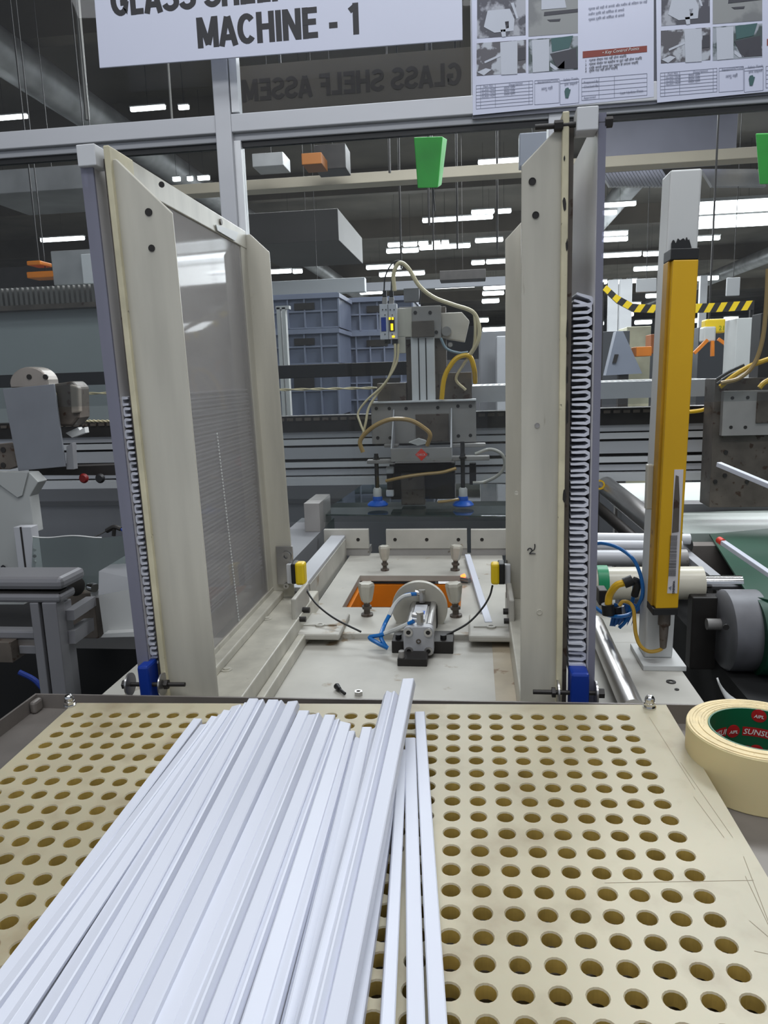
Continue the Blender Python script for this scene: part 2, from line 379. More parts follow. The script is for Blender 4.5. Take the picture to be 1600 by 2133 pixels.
strip_cell(A0, B1, A1, yb); strip_cell(A0, .5, A1, B0); strip_cell(A0, yb, -.5, .5); strip_cell(27.5, yb, A1, .5)
cs = [(A0, B1), (A1, B1), (A1, B0), (A0, B0)]
for i in range(4):
    p, q = cs[i], cs[(i + 1) % 4]; bm.add([B(*p), B(*p, -TH), B(*q, -TH), B(*q)], [(0, 1, 2, 3)])
bm.build('board_sheet', [board_m, hole_m], board)
scr = mat('scratch_brown', (138, 126, 104), .7)
for (a0, b0, a1, b1) in ((28.2, 0, 28.5, -6), (28.5, -4, 28.9, -9), (28.3, -6.5, 28.6, -9), (28.0, -13, 29.2, -15.5), (28.9, -10, 28.2, -16), (27.7, -14.2, 29.2, -14.6), (24, -11.5, 28.8, -11.2), (28.6, -11, 28.3, -17)):
    d = Vector((a1 - a0, b1 - b0)).normalized(); nx, ny = -d.y * .009, d.x * .009
    MB().add([B(a0 - nx, b0 - ny, .00012), B(a0 + nx, b0 + ny, .00012), B(a1 + nx, b1 + ny, .00012), B(a1 - nx, b1 - ny, .00012)], [(0, 1, 2, 3)]).build('scratch', scr, board)
for nm, (px, py) in (('cap_nut', (146, 1470)), ('cap_nut', (1353, 1474))):
    d = R @ Vector(((px - CX) / F, (py - CY) / F, 1)); t = (T0 - EYE).dot(EN) / d.dot(EN); c = EYE + d * t
    MB().lathe(c, [(0.0062, 0), (0.0062, 0.0015)], EN, 24).lathe(c, [(0.0052, 0.0015), (0.0054, 0.0055), (0.0046, 0.006)], EN, 6).lathe(c, [(0.0046, 0.006), (0.0047, 0.0088), (0.0042, 0.0108), (0.0030, 0.0123), (0.0014, 0.0130), (0, 0.0131)], EN, 20).build(nm, chrome, board, smooth=True)

tray = thing('steel_tray', (-0.05, 0.4, 1.142), 'grey steel tray holding the perforated board', 'tray')
ZT = 1.150
box((-0.484, 0.05, ZT - 0.003), (0.55, 0.716, ZT)).build('tray_floor', steel, tray)
zl_, zr_ = P(100, 1447, Y=.716).z, P(1100, 1462, Y=.716).z; zrim = zl_ + .004
MB().prism([(-0.484, 0.716, ZT - 0.02), (0.55, 0.716, ZT - 0.02), (0.55, 0.716, zr_ + (zr_ - zl_) * .6), (-0.484, 0.716, zl_)], (0, 0.0025, 0)).build('back_rim', steel, tray)
box((-0.4865, 0.05, ZT - 0.02), (-0.484, 0.7185, zrim - 0.004)).build('side_rim', steel, tray)
box((-0.4835, 0.700, ZT), (-0.476, 0.7155, zrim - .006)).build('corner_weld', steel, tray, bev=.003)
# table legs carrying the tray
for x in (-0.44, 0.48):
    for y in (0.1, 0.68):
        box((x - .02, y - .02, 0), (x + .02, y + .02, ZT - .003)).build('leg', steel, tray)

# ---------------------------------------------------------------- white edge strips on the board
def uprofile(L, w, h, t, lip=0.0012, splay=0.0):
    """U channel, back upward, running along +Y from 0 to L"""
    hw = w / 2
    out = [(-hw - splay, 0), (-hw, h - .0008), (-hw + .0008, h), (hw - .0008, h), (hw, h - .0008), (hw + splay, 0), (hw + splay - t - lip, 0), (hw + splay - t - lip, t * .8), (hw - t, t * .8 + .0005), (hw - t, h - t), (-hw + t, h - t), (-hw + t, t * .8 + .0005), (-hw - splay + t + lip, t * .8), (-hw - splay + t + lip, 0)]
    n = len(out); v = [(x, 0, z) for x, z in out] + [(x, L, z) for x, z in out]
    fs = [(i, (i + 1) % n, (i + 1) % n + n, i + n) for i in range(n)]
    me = bpy.data.meshes.new('edge_strip')
    # end caps as quads around the wall of the channel
    cap = [(0, 1, 12, 13), (1, 11, 12), (1, 2, 10, 11), (2, 3, 9, 10), (3, 4, 8, 9), (4, 7, 8), (4, 5, 6, 7)]
    fs += [tuple(f) for f in cap] + [tuple(i + n for i in reversed(f)) for f in cap]
    me.from_pydata(v, [], [tuple(reversed(f)) for f in fs]); me.materials.append(strip_w)
    import bmesh
    b = bmesh.new(); b.from_mesh(me); bmesh.ops.recalc_face_normals(b, faces=b.faces); b.to_mesh(me); b.free()
    me.update(); return me
LS = 0.62
flat = uprofile(LS, 0.0096, 0.0075, 0.0012)
flat_n = uprofile(LS, 0.0076, 0.0075, 0.0012)
wide = uprofile(LS, 0.0114, 0.0070, 0.0012, splay=0.0008)
def on_board(px, py, h):
    d = R @ Vector(((px - CX) / F, (py - CY) / F, 1)); o = T0 + EN * h; t = (o - EYE).dot(EN) / d.dot(EN); return EYE + d * t
# (far end x, far end y, x where it leaves the frame at the bottom, mesh, roll degrees, lift, far-end lift)
pile = [
    (413, 1512, -50, flat, 0, 0, 0), (430, 1526, -18, flat_n, 14, 0, 0), (449, 1508, 15, wide, -6, 0, 0), (467, 1505, 48, flat_n, 24, 0, 0),
    (481, 1498, 72, flat_n, 84, 0, 0), (497, 1486, 104, wide, 16, 0, 0), (518, 1478, 142, flat, 0, .001, 0), (529, 1470, 172, flat, 0, .004, 0),
    (545, 1476, 202, flat_n, 18, 0, 0), (570, 1471, 240, wide, 0, .004, 0), (588, 1480, 275, flat_n, 34, .0, 0), (612, 1476, 312, wide, 6, .004, 0),
    (634, 1494, 355, wide, 0, .002, 0), (652, 1505, 392, flat_n, 8, .001, 0), (665, 1507, 420, flat_n, 30, 0, 0), (688, 1504, 455, flat, 0, .004, 0),
    (704, 1518, 492, flat_n, 22, 0, 0), (717, 1522, 528, wide, -14, .003, 0), (731, 1540, 566, flat_n, 8, .001, 0), (743, 1558, 604, flat_n, -28, 0, 0),
    (765, 1531, 636, flat, 0, .001, 0), (786, 1536, 688, flat_n, 24, 0, 0), (817, 1461, 655, flat_n, 60, .010, .012), (826, 1462, 672, flat_n, 38, .010, .012),
    (852, 1428, 706, wide, 4, .0125, .018), (833, 1566, 745, flat_n, 0, 0, 0), (836, 1580, 806, flat_n, -10, 0, 0), (855, 1553, 867, flat, 0, 0, 0), (875, 1498, 912, flat, 0, 0, 0)]
# nearly every strip keeps to its own lane; those lifted lie over their neighbours
order = sorted(range(len(pile)), key=lambda i: -pile[i][2])
lane = [36.0] * len(pile)
for i in range(20): lane[i] = max(26.0, min(40.0, pile[i + 1][2] - pile[i][2] + (8 if pile[i][5] > .0015 else 1)))
for i, (x, y, xb, me, roll, lift, flift) in enumerate(pile):
    a = on_board(x, y, lift + flift); b = on_board(xb, 2133, lift)
    d = (b - a).normalized()
    o = bpy.data.objects.new('edge_strip', me); SC.collection.objects.link(o)
    xax = EN.cross(d).normalized(); z = d.cross(xax).normalized()
    if z.dot(EN) < 0: z = -z; xax = -xax
    rm = Matrix((xax, d, z)).transposed()
    if rm.determinant() < 0: rm = Matrix((-xax, d, z)).transposed()
    rr = math.radians(roll); rm = rm @ Matrix.Rotation(rr, 3, 'Y')
    up = abs(math.sin(rr)) * me.dimensions.x / 2 if hasattr(me, 'dimensions') else abs(math.sin(rr)) * 0.0045
    wpx = {flat: 36.0, flat_n: 29.0, wide: 42.0}[me]; kx = lane[i] / wpx if i < 20 else 1.0
    o.matrix_world = Matrix.Translation(a + EN * (up + 0.0003 + (i % 3) * .0002)) @ rm.to_4x4() @ Matrix.Diagonal((kx, 1, 1, 1))
    n = order.index(i)
    tag(o, 'white plastic edge strip on the perforated board, %s one counting from the masking tape' % nth(n), 'strip', 'white edge strips lying on the perforated board')

# ---------------------------------------------------------------- masking tape
tc = P(1580, 1533, Y=0.613); tc.z = ZT
tp = thing('masking_tape_roll', tc, 'cream masking tape roll with green printed core beside the perforated board', 'tape')
MB().ring(tc + Vector((0, 0, .0)), tc + Vector((0, 0, .048)), 0.0570, 0.0395, 72).build('tape_winding', tape_m, tp, smooth=True, bev=0.0008)
er = MB()
for k in range(7):
    r0 = 0.0405 + k * 0.0023; er.ring(tc + Vector((0, 0, .0475)), tc + Vector((0, 0, .0486 + (k % 3) * .0003)), r0 + 0.00215, r0, 72)
er.build('winding_edge', tape_e, tp, smooth=True)
core = MB().ring(tc + Vector((0, 0, .0)), tc + Vector((0, 0, .0482)), 0.0394, 0.0380, 72).build('core', core_g, tp, smooth=True)
def on_core(mb_or_text, ang, z, m, body=None, size=0.007, w=0.0, h=0.0, name='core_print', inset=0.0003):
    r = 0.0378
    def bend(x, y): t = ang - x / r; return Vector((tc.x + math.cos(t) * r, tc.y + math.sin(t) * r, tc.z + z + y))
    if body:
        c = bpy.data.curves.new('t', 'FONT'); c.body = body; c.size = size; c.align_x = 'CENTER'; c.shear = 0.25; c.offset = 0.0001; c.resolution_u = 2
        o = bpy.data.objects.new('t', c); SC.collection.objects.link(o); dg = bpy.context.evaluated_depsgraph_get()
        me = bpy.data.meshes.new_from_object(o.evaluated_get(dg)); bpy.data.objects.remove(o)
        for v in me.vertices:
            p = bend(v.co.x, v.co.y); q = Vector((tc.x, tc.y, p.z)); p = p + (q - p).normalized() * inset; v.co = p - ORG[tp]
        me.materials.append(m); o = bpy.data.objects.new(name, me); SC.collection.objects.link(o); o.parent = core; return o
    n = 10; vs = []
    for i in range(n + 1):
        x = -w / 2 + w * i / n; vs += [bend(x, -h / 2), bend(x, h / 2)]
    return MB().add(vs, [(2 * i, 2 * i + 1, 2 * i + 3, 2 * i + 2) for i in range(n)]).build(name, m, core)
for ang, z in ((math.radians(131), .027), (math.radians(70), .0265), (math.radians(38), .0425), (math.radians(98), .0085), (math.radians(38), .0085), (math.radians(8), .026)):
    on_core(None, ang, z, core_r, w=0.025, h=0.0085, name='red_band')
    on_core(None, ang, z - .0025, core_w, body='SUNSUI', size=0.0072, name='core_lettering')
    # round badge before the name
    a2 = ang + 0.021 / 0.0378; vs = []; r = 0.0377
    for k in range(20):
        t = 2 * math.pi * k / 20; aa = a2 - math.cos(t) * 0.0062 / r; vs.append((tc.x + math.cos(aa) * r, tc.y + math.sin(aa) * r, tc.z + z + math.sin(t) * 0.0062))
    MB().add(vs, [tuple(range(20))]).build('red_badge', core_r, core)
    on_core(None, a2, z - .0018, core_w, body='AIPL', size=0.0042, name='core_lettering', inset=0.0011)

# ================================================================ MACHINE BASE
ZB = 1.072
base = thing('assembly_bed', (-0.1, 1.2, 0), 'worn white painted machine base plate between the two upright frames', 'machine bed')
def ringplate(o, i, z0, z1, mb=None):
    mb = mb or MB(); (x0, y0, x1, y1), (a0, b0, a1, b1) = o, i
    O = [(x0, y0), (x1, y0), (x1, y1), (x0, y1)]; I = [(a0, b0), (a1, b0), (a1, b1), (a0, b1)]
    vs = [(x, y, z1) for x, y in O] + [(x, y, z1) for x, y in I] + [(x, y, z0) for x, y in O] + [(x, y, z0) for x, y in I]
    fs = []
    for k in range(4):
        j = (k + 1) % 4
        fs += [(k, j, 4 + j, 4 + k), (8 + j, 8 + k, 12 + k, 12 + j), (8 + k, 8 + j, j, k), (4 + k, 4 + j, 12 + j, 12 + k)]
    return mb.add(vs, fs)
h00 = P(700, 1264, Z=ZB + .01); h10 = P(925, 1264, Z=ZB + .01); h01 = P(735, 1198, Z=ZB + .01)
ringplate((-0.298, 1.155, 0.062, 1.72), (h00.x + .012, h00.y, h10.x + .03, h01.y), ZB - .004, ZB + .010).build('rear_plate', base_paint, base, bev=0.0015)
box((-0.524, 0.735, ZB - .012), (0.292, 1.1545, ZB)).build('front_plate', base_paint, base)
box((0.025, 0.74, ZB), (0.052, 1.148, ZB + .0008)).build('stained_edge', base_stain, base)
box((-0.524, 0.735, 0.2), (0.292, 0.745, ZB - .012)).build('front_apron', base_paint, base)
for x in (-0.46, 0.26):
    for y in (0.80, 1.6):
        box((x - .03, y - .03, 0), (x + .03, y + .03, ZB - .012)).build('leg', base_paint, base)
box((0.10, 1.155, ZB - .012), (0.292, 1.30, ZB)).build('wing_plate', base_paint, base)
# orange lined well
wx0, wx1, wy0, wy1 = h00.x + .012, h10.x + .03, h00.y, h01.y
wb = ringplate((wx0 - .01, wy0 - .01, wx1 + .01, wy1 + .012), (wx0 + .004, wy0 + .004, wx1 - .004, wy1 - .002), ZB - .06, ZB - .012)
wb.build('orange_well', orange, base)
box((wx0 - .01, wy0 - .01, ZB - .064), (wx1 + .01, wy1 + .01, ZB - .060)).build('well_floor', grime, base)
# sills that carry the frames
for s, (xa, xb) in ((-1, (-0.372, -0.288)), (1, (0.052, 0.093))):
    sl = MB()
    sl.box((xa, 0.74, ZB), (xb, 1.29, 1.1155))
    if s < 0: sl.box((xb, 0.74, ZB), (xb + .012, 1.155, ZB + .020)).box((xa, .74, 1.1155), (xa + .03, 1.25, 1.128))
    sl.build('sill', cream, base, bev=0.002)
for px, py in ((1030 / 3.2 + 150, 1745 / 3.2 + 850), (1300 / 3.2 + 150, 1405 / 3.2 + 850)):
    c = P(px, py, Z=1.1155); MB().lathe(c, [(.008, 0), (.008, .001), (.0045, .0015), (.0045, .0028), (.003, .0034)], n=20).build('bolt_head', cream, base, smooth=True)
for px, py in ((703, 1444), (747, 1450)):
    pass
# rear fence of three drilled bars
YF = 1.69
for x0, x1, hs in ((675, 768, (686, 746)), (804, 973, (823, 889, 955)), (981, 1072, (1004,))):
    a, b = slab(x0, 1103, x1, 1143, YF, .012); f = thing('drilled_stop_bar', ((a[0] + b[0]) / 2, YF, ZB + .01), 'white drilled stop bar at the rear of the base, ' + {675: 'nearest the hollow grey beam', 804: 'middle and longest of three', 981: 'behind the loose white strip'}[x0], 'stop bar', 'drilled bars along the rear of the base')
    box(a, b).build('bar', base_paint, f, bev=0.001)
    a2 = (a[0], YF + .002, ZB + .0102); b2 = (b[0], YF + .05, a[2]); box(a2, b2).build('support_block', plate_g, f)
    for h in hs:
        c = P(h, 1124, Y=YF); MB().cyl(c + Vector((0, -.0006, 0)), c + Vector((0, .004, 0)), .0042, n=16).build('screw_hole', dark, f)
# hollow grey guide beam left of the well
g = MB(); p0 = P(612, 1262, Z=1.112); p1 = P(680, 1110, Z=1.135)
gb = thing('guide_beam', (-0.31, 1.3, ZB + .01), 'grey and white guide beam running back from the sensor bracket', 'beam')
box((-0.335, 1.30, ZB), (-0.305, 1.70, 1.125)).build('beam_side', base_paint, gb, bev=.001)
box((-0.340, 1.25, 1.125), (-0.306, 1.72, 1.133)).build('beam_cap', alu, gb, bev=.001)
box((-0.46, 1.42, 1.0), (-0.372, 1.9, 1.135)).build('outer_cover', panel_g, gb)
box((-0.41, 1.72, 1.135), (-0.372, 1.86, 1.205)).build('end_block', plate_g, gb, bev=.001)

# clamps: L brackets on either side at the front of the rear plate
for s, pts, lbl in ((-1, (-0.298, -0.22), 'white angle bracket with a black screw under the sensor on the ribbed window side'), (1, (-0.012, 0.060), 'white angle bracket with fork bolt under the sensor beside the marked frame')):
    t = thing('angle_bracket', (pts[0 if s < 0 else 1], 1.18, ZB + .01), lbl, 'bracket')
    box((pts[0], 1.12, ZB + .0102), (pts[1], 1.23, ZB + .021)).build('foot', base_paint, t, bev=.003)
    xx = pts[0] if s < 0 else pts[1] - .008
    box((xx, 1.125, ZB + .021), (xx + .008, 1.225, ZB + .078)).build('upright', base_paint, t, bev=.002)
    c = Vector((xx + .008 if s < 0 else xx, 1.17, ZB + .045)); d = Vector((.012 if s < 0 else -.008, 0, 0))
    MB().cyl(c, c + d, .005, n=12).build('screw', dark, t); MB().cyl(c + Vector((0, -.03, -.006)), c + Vector((d.x, -.03, -.006)), .0045, n=12).build('screw', dark, t)
    c = Vector(((pts[0] + pts[1]) / 2, 1.16, ZB + .021))
    MB().ring(c, c + Vector((0, 0, .003)), .008, .004, 16).bar(c + Vector((-.028, 0, .001)), c + Vector((.028, .002, .001)), .003, .002).build('locking_pin', base_paint, t, smooth=True)
# star knobs
def knob(px, py_top, py_base, w, lbl, lean=0):
    c = P(px, py_base, Z=ZB + .010); sc = w * c.y / F; h = (P(px, py_top, Y=c.y).z - c.z)
    t = thing('clamping_knob', c, lbl, 'knob', 'cream clamping knobs around the well')
    d = Vector((lean, 0, 1)).normalized()
    MB().lathe(c, [(sc * .42, 0), (sc * .42, h * .06), (sc * .22, h * .08), (sc * .22, h * .45)], d, 14).lathe(c, [(sc * .36, h * .22), (sc * .36, h * .30)], d, 6).build('stud', grime, t, smooth=True)
    k = MB(); n = 12; prof = [(.22, .40), (.34, .46), (.46, .72), (.52, .92), (.46, 1.0), (0.1, 1.01)]
    u = Vector((1, 0, -lean)).normalized(); w2 = d.cross(u); vs = []
    for r, hh in prof:
        for i in range(n):
            rr = r * sc * (1.12 if i % 2 == 0 else 0.90); a = 2 * math.pi * i / n
            vs.append(c + d * (hh * h) + (u * math.cos(a) + w2 * math.sin(a)) * rr)
    k.add(vs, [tuple(range((len(prof) - 1) * n, len(prof) * n))] + [(q * n + i, q * n + (i + 1) % n, (q + 1) * n + (i + 1) % n, (q + 1) * n + i) for q in range(len(prof) - 1) for i in range(n)])
    k.build('grip', cream, t)
knob(765, 1214, 1282, 32, 'cream clamping knob in front of the orange well')
knob(802, 1137, 1188, 22, 'cream clamping knob behind the orange well, below the longest stop bar')
knob(948, 1136, 1188, 24, 'cream clamping knob behind the well beside the loose white strip', 0.08)
knob(950, 1214, 1284, 32, 'cream clamping knob between the air cylinder disc and the loose strip', -0.06)
# little stuff on the base
t = tag(MB().bar(P(974, 1158, Z=ZB + .018), P(1018, 1300, Z=ZB + .018), .0125, .009).build('edge_strip', strip_w, bev=.001), 'single white edge strip lying on the machine base behind the well knobs', 'strip')
lc = P(966, 1214, Z=ZB + .01)
ps = thing('proximity_sensor', lc, 'small steel proximity sensor glowing red beside the loose strip', 'sensor')
MB().cyl(lc + Vector((-.004, 0, .008)), lc + Vector((.012, -.012, .008)), .006, n=14).box(lc + Vector((-.008, -.016, 0)), lc + Vector((.012, .004, .003))).build('sensor_body', steel_l, ps, smooth=True)
MB().cyl(lc + Vector((-.004, 0, .013)), lc + Vector((.002, -.004, .017)), .0035, n=10).build('indicator', glowred, ps)
c = P(706, 1440, Z=ZB); tag(MB().cyl(c + Vector((-.004, .006, .005)), c + Vector((.002, -.004, .0045)), .0045, .003, n=12).cyl(c + Vector((.002, -.004, .0045)), c + Vector((.011, -.014, .003)), .0022, n=10).build('screw', black, smooth=True), 'loose black cap screw lying on the base behind the tray rim', 'screw')
c = P(747, 1448, Z=ZB); tag(MB().ring(c, c + Vector((0, 0, .006)), .0058, .0032, 6).build('hex_nut', steel_l), 'loose steel nut on the base beside the black screw', 'nut')

# ---------------------------------------------------------------- air cylinder
cy = thing('air_cylinder', P(872, 1392, Z=ZB), 'steel air cylinder with round cream disc on the machine base', 'air cylinder')
Yc0, Yc1 = 1.075, 1.205
fc = P(872, 1336, Y=Yc0); hw = .0232
prof = []
for sx, sz in ((1, 1), (-1, 1), (-1, -1), (1, -1)):
    for k in range(4):
        a0 = {(1, 1): 0, (-1, 1): 90, (-1, -1): 180, (1, -1): 270}[(sx, sz)] + k * 30
        prof.append((fc.x + sx * (hw - .008) + .008 * math.cos(math.radians(a0)), fc.z + sz * (hw - .008) + .008 * math.sin(math.radians(a0))))
MB().prism([(x, Yc0, z) for x, z in prof], (0, .016, 0)).build('end_cap', alu, cy, smooth=True, bev=.0008)
tb = MB().prism([(fc.x + (x - fc.x) * .94, Yc0 + .016, fc.z + (z - fc.z) * .94) for x, z in prof], (0, .095, 0))
for sx in (-1, 1): tb.cyl((fc.x + sx * .0155, Yc0 + .016, fc.z + .0175), (fc.x + sx * .0155, Yc1, fc.z + .0175), .0065, n=14)
tb.build('barrel', steel_l, cy, smooth=True)
MB().prism([(x, Yc1 - .02, z) for x, z in prof], (0, .018, 0)).build('rear_cap', dark, cy)
dc = P(874, 1268, Y=Yc1)
MB().lathe(dc, [(.030, -.0), (.047, 0), (.0475, .002), (.0475, .010), (.03, .011)], (0, 1, 0), 48).build('flange_disc', cream, cy, smooth=True)
for sx in (-1, 1):
    for sz in (-1, 1):
        c = Vector((fc.x + sx * .0150, Yc0, fc.z + sz * .0150)); MB().ring(c + Vector((0, -.003, 0)), c, .0066, .0035, 20).build('cap_screw', steel_l, cy, smooth=True); MB().cyl(c + Vector((0, -.0016, 0)), c, .0034, n=6).build('hex_socket', dark, cy)
MB().ring(fc + Vector((0, -.001, 0)), fc, .004, .002, 12).build('centre_mark', grime, cy)
for x0, x1, ya, yb2 in ((816, 842, 1322, 1366), (903, 944, 1322, 1366)):
    a, b = slab(x0, ya, x1, yb2, Yc0 + .02, .05); box((a[0], a[1], ZB), (b[0], b[1], a[2] + (b[2] - a[2]) * .55 if 0 else ZB + .020)).build('foot_block', dark, cy, bev=.001)
    cc = Vector(((a[0] + b[0]) / 2, a[1] + .012, ZB + .020)); MB().cyl(cc, cc + Vector((0, 0, .007)), .005, n=10).build('foot_screw', black, cy)
a = P(828, 1388, Z=ZB); b = P(890, 1388, Z=ZB); box((a.x, a.y, ZB), (b.x, a.y + .04, ZB + .012)).build('clamp_block', dark, cy, bev=.001)
MB().cyl((a.x + .006, a.y + .006, ZB + .012), (a.x + .006, a.y + .006, ZB + .022), .0045, n=10).build('clamp_screw', plate_g, cy)
zt = fc.z + hw
# sensor rail and fittings
box((fc.x - .012, Yc0 + .03, zt - .004), (fc.x + .008, Yc0 + .105, zt + .002)).build('mounting_rail', alu, cy)
box((fc.x - .003, Yc0 + .055, zt + .002), (fc.x + .006, Yc0 + .07, zt + .0028)).build('blue_sticker', blue_cup, cy)
for k, (fx, fy, fz, dx) in enumerate(((fc.x + .002, Yc0 + .012, zt, -1), (fc.x - .002, Yc1 - .012, zt + .004, -1))):
    MB().cyl((fx, fy, fz - .002), (fx, fy, fz + .016), .0055, n=6).lathe((fx, fy, fz + .013), [(.004, 0), (.004, .012), (.003, .0125)], (-1, 0, .2), 12).lathe((fx, fy, fz + .016), [(.006, 0), (.006, .004)], (0, 0, 1), 8).build('push_fitting', steel_l, cy, smooth=True)
hz = [MB(), MB()]
hz[0].tube(path([(868, 1237, 1.19), (845, 1240, 1.19), (826, 1255, 1.18), (812, 1280, 1.16), (800, 1304, 1.14), (794, 1328, 1.10), (806, 1350, 1.09)]), .0034)
hz[1].tube(path([(862, 1294, 1.085), (842, 1304, 1.09), (815, 1315, 1.10), (792, 1323, 1.10), (770, 1328, 1.10), (788, 1340, 1.09), (808, 1350, 1.09)]), .0034)
tag(hz[0].build('air_hose', blue_h, smooth=True), 'blue air hose arching from the rear fitting of the air cylinder', 'hose')
tag(hz[1].build('air_hose', blue_h, smooth=True), 'blue air hose running from the front fitting of the air cylinder', 'hose')
for k, pp in enumerate(([(856, 1239, 1.188), (838, 1244, 1.183), (822, 1260, 1.175), (811, 1283, 1.158)], [(850, 1300, 1.086), (830, 1309, 1.09), (812, 1316, 1.10), (800, 1320, 1.10)])):
    o = MB().tube(path(pp), .0038).build('white_sleeve', white_p, [x for x in bpy.data.objects if x.name.startswith('air_hose')][k], smooth=True)

# ================================================================ MAGAZINE FRAMES
def frame(s, xo, fw, ffw, lbl):
    f = thing('magazine_frame', (xo, 1.0, 1.1155), lbl, 'frame')
    Yn, Yf = .78, 1.245; zt, zb = 1.742, 1.1155; xi = xo - s * fw; c = fw - .012 if s > 0 else fw * .88
    zt2 = zt - .012
    MB().prism([(xo, Yn, zb), (xi, Yn, zb), (xi, Yn, zt2 - c), (xo - s * .01, Yn, zt2), (xo, Yn, zt2)], (0, .004, 0)).build('near_stile', cream, f, bev=.0012)
    MB().box((xo, Yn - .006, zb), (xo - s * .0065, Yn + .05, zt)).build('stile_edge', cream_edge, f, bev=.0012)
    xf = xo - s * ffw
    MB().prism([(xo, Yf, zb), (xf, Yf, zb), (xf, Yf, zt - .035), (xo - s * (ffw - .03) , Yf, zt - .005), (xo, Yf, zt - .005)], (0, .004, 0)).box((xo, Yf - .03, zb), (xo - s * .004, Yf, zt)).build('far_stile', cream, f, bev=.0012)
    box((xo, Yn, zt - .028), (xo - s * .005, Yf, zt)).build('top_rail', cream, f, bev=.001)
    box((xo, Yn, zb), (xo - s * .005, Yf, zb + .020)).build('bottom_rail', cream, f, bev=.001)
    box((xo - s * .001, Yn + .01, zb + .018), (xo - s * .0030, Yf - .002, zt - .026)).build('window_sheet', window_s, f)
    # outer channel of violet tinted acrylic
    xa = xo + s * (.0265 if s > 0 else .0140)
    box((xa, Yn - .004, zb + .02), (xa + s * .006, Yf, zt + (-.004 if s > 0 else 0))).build('outer_sheet', haze_s, f)
    box((xa + s * (.0005 if s > 0 else -.0010), Yn - .0065, zb + .02), (xa + s * (.0075 if s > 0 else .0125), Yn - .0035, zt - .004)).build('sheet_edge', violet, f)
    box((xo + s * .0008, Yn + .004, zb + .02), (xo + s * .0055, Yn + .012, zt - .01)).build('inner_guide', grime, f)
    box((xo + s * .006, Yf - .01, zb), (xa, Yf - .006, zt)).build('rear_stop', plate_g, f)
    # corner block and through bolts
    box((xo + s * .006, Yn - .012, zt - .020), (xo + s * .026, Yn + .012, zt + .001)).build('spacer_block', alu_w, f, bev=.001)
    for z, l in ((zt - .012, 1), (zb + .043, 0)):
        if s < 0 and l: continue
        y = Yn - .004 if l else Yn - .014; bo = MB()
        bo.cyl((xo - s * .032, y, z), (xo + s * .036, y, z), .0026, n=10)
        if l == 0:
            bo.cyl((xo - s * .012, y, z), (xo - s * .008, y, z), .0058, n=6).cyl((xo + s * .036, y, z), (xo + s * .043, y, z), .0055, n=6)
            MB().cyl((xo - s * .0062, y, z), (xo - s * .0045, y, z), .0135, n=24).build('washer', steel_l, f, smooth=True); MB().cyl((xo + s * .0335, y, z), (xo + s * .0355, y, z), .0135, n=24).build('washer', steel_l, f, smooth=True)
        else: bo.cyl((xo - s * .014, y, z), (xo - s * .006, y, z), .005, n=6).cyl((xo + s * .033, y, z), (xo + s * .040, y, z), .005, n=6)
        bo.build('through_bolt', dark, f, smooth=True)
    box((xo + s * .007, Yn - .022, zb - .01), (xo + s * (.0265 if s > 0 else .0205), Yn + .006, zb + .068)).build('blue_stop', blue, f, bev=.003)
    return f
FL = frame(-1, -0.3725, .0645, .042, 'cream painted upright frame with the large ribbed clear window')
LEAN = math.radians(-1.05)
def beads():
    a, b = P(444, 905, X=-.3722), P(483, 1292, X=-.3722); m = MB(); n = 60
    for k in range(n + 1):
        p = a.lerp(b, k / n); m.bar(p + Vector((.0032, -.0016, 0)), p + Vector((.0032, .0016, .001)), .001, .0022)
    m.build('seam_beads', white_p, FL).__setitem__('kind', 'stuff')
beads()
FR = frame(1, 0.0925, .0445, .041, 'cream painted upright frame marked with a black letter')
# drilled holes, rivets and the marker letter on the frame by the light curtain
for px, py, r, m, nm in ((1109, 378, .0036, dark, 'drilled_hole'), (1116, 448, .0034, dark, 'drilled_hole'), (1119, 886, .0026, plate_g, 'rivet'), (1124, 1275, .0028, cream, 'rivet'), (1076, 1027, .002, cream, 'rivet')):
    c = P(px, py, Y=.7795); MB().ring(c + Vector((0, -.0006, 0)), c + Vector((0, .001, 0)), r, r * .86, 20).cyl(c + Vector((0, -.0002, 0)), c + Vector((0, .001, 0)), r * .86, n=16).build(nm, m, FR, smooth=True)
for px, py, r, nm in ((313, 443, .004, 'drilled_hole'), (318, 518, .0036, 'drilled_hole'), (341, 386, .003, 'drilled_hole'), (464, 462, .0045, 'drilled_hole')):
    Yh = .7795 if px < 345 else 1.1
    c = P(px, py, Y=.7795) if px < 345 else P(px, py, X=-.3665)
    if px < 345: MB().cyl(c + Vector((0, -.0004, 0)), c + Vector((0, .001, 0)), r, n=12).build(nm, dark, FL)
    else: MB().cyl(c + Vector((.0012, 0, 0)), c + Vector((-.001, 0, 0)), r, n=8).build('rail_screw', grime, FL)
# pale white patch on the top rail
q = [P(x, y, X=-.3665) for x, y in ((452, 468), (498, 484), (492, 502), (455, 480))]
MB().prism(q, (.0015, 0, 0)).build('pale_patch', white_p, FL)
mk = lambda l: [P(1040 + x * .2485, 950 + y * .2485, Y=.7790) for x, y in l]
ml = MB().tube(mk([(240, 793), (243, 780), (258, 773), (272, 781), (274, 796), (262, 808), (256, 820), (280, 818), (305, 819)]), .00055, 6, 4).tube(mk([(298, 738), (299, 760), (293, 784), (276, 795)]), .00055, 6, 4)
ml.build('marker_letter', ink, FR)
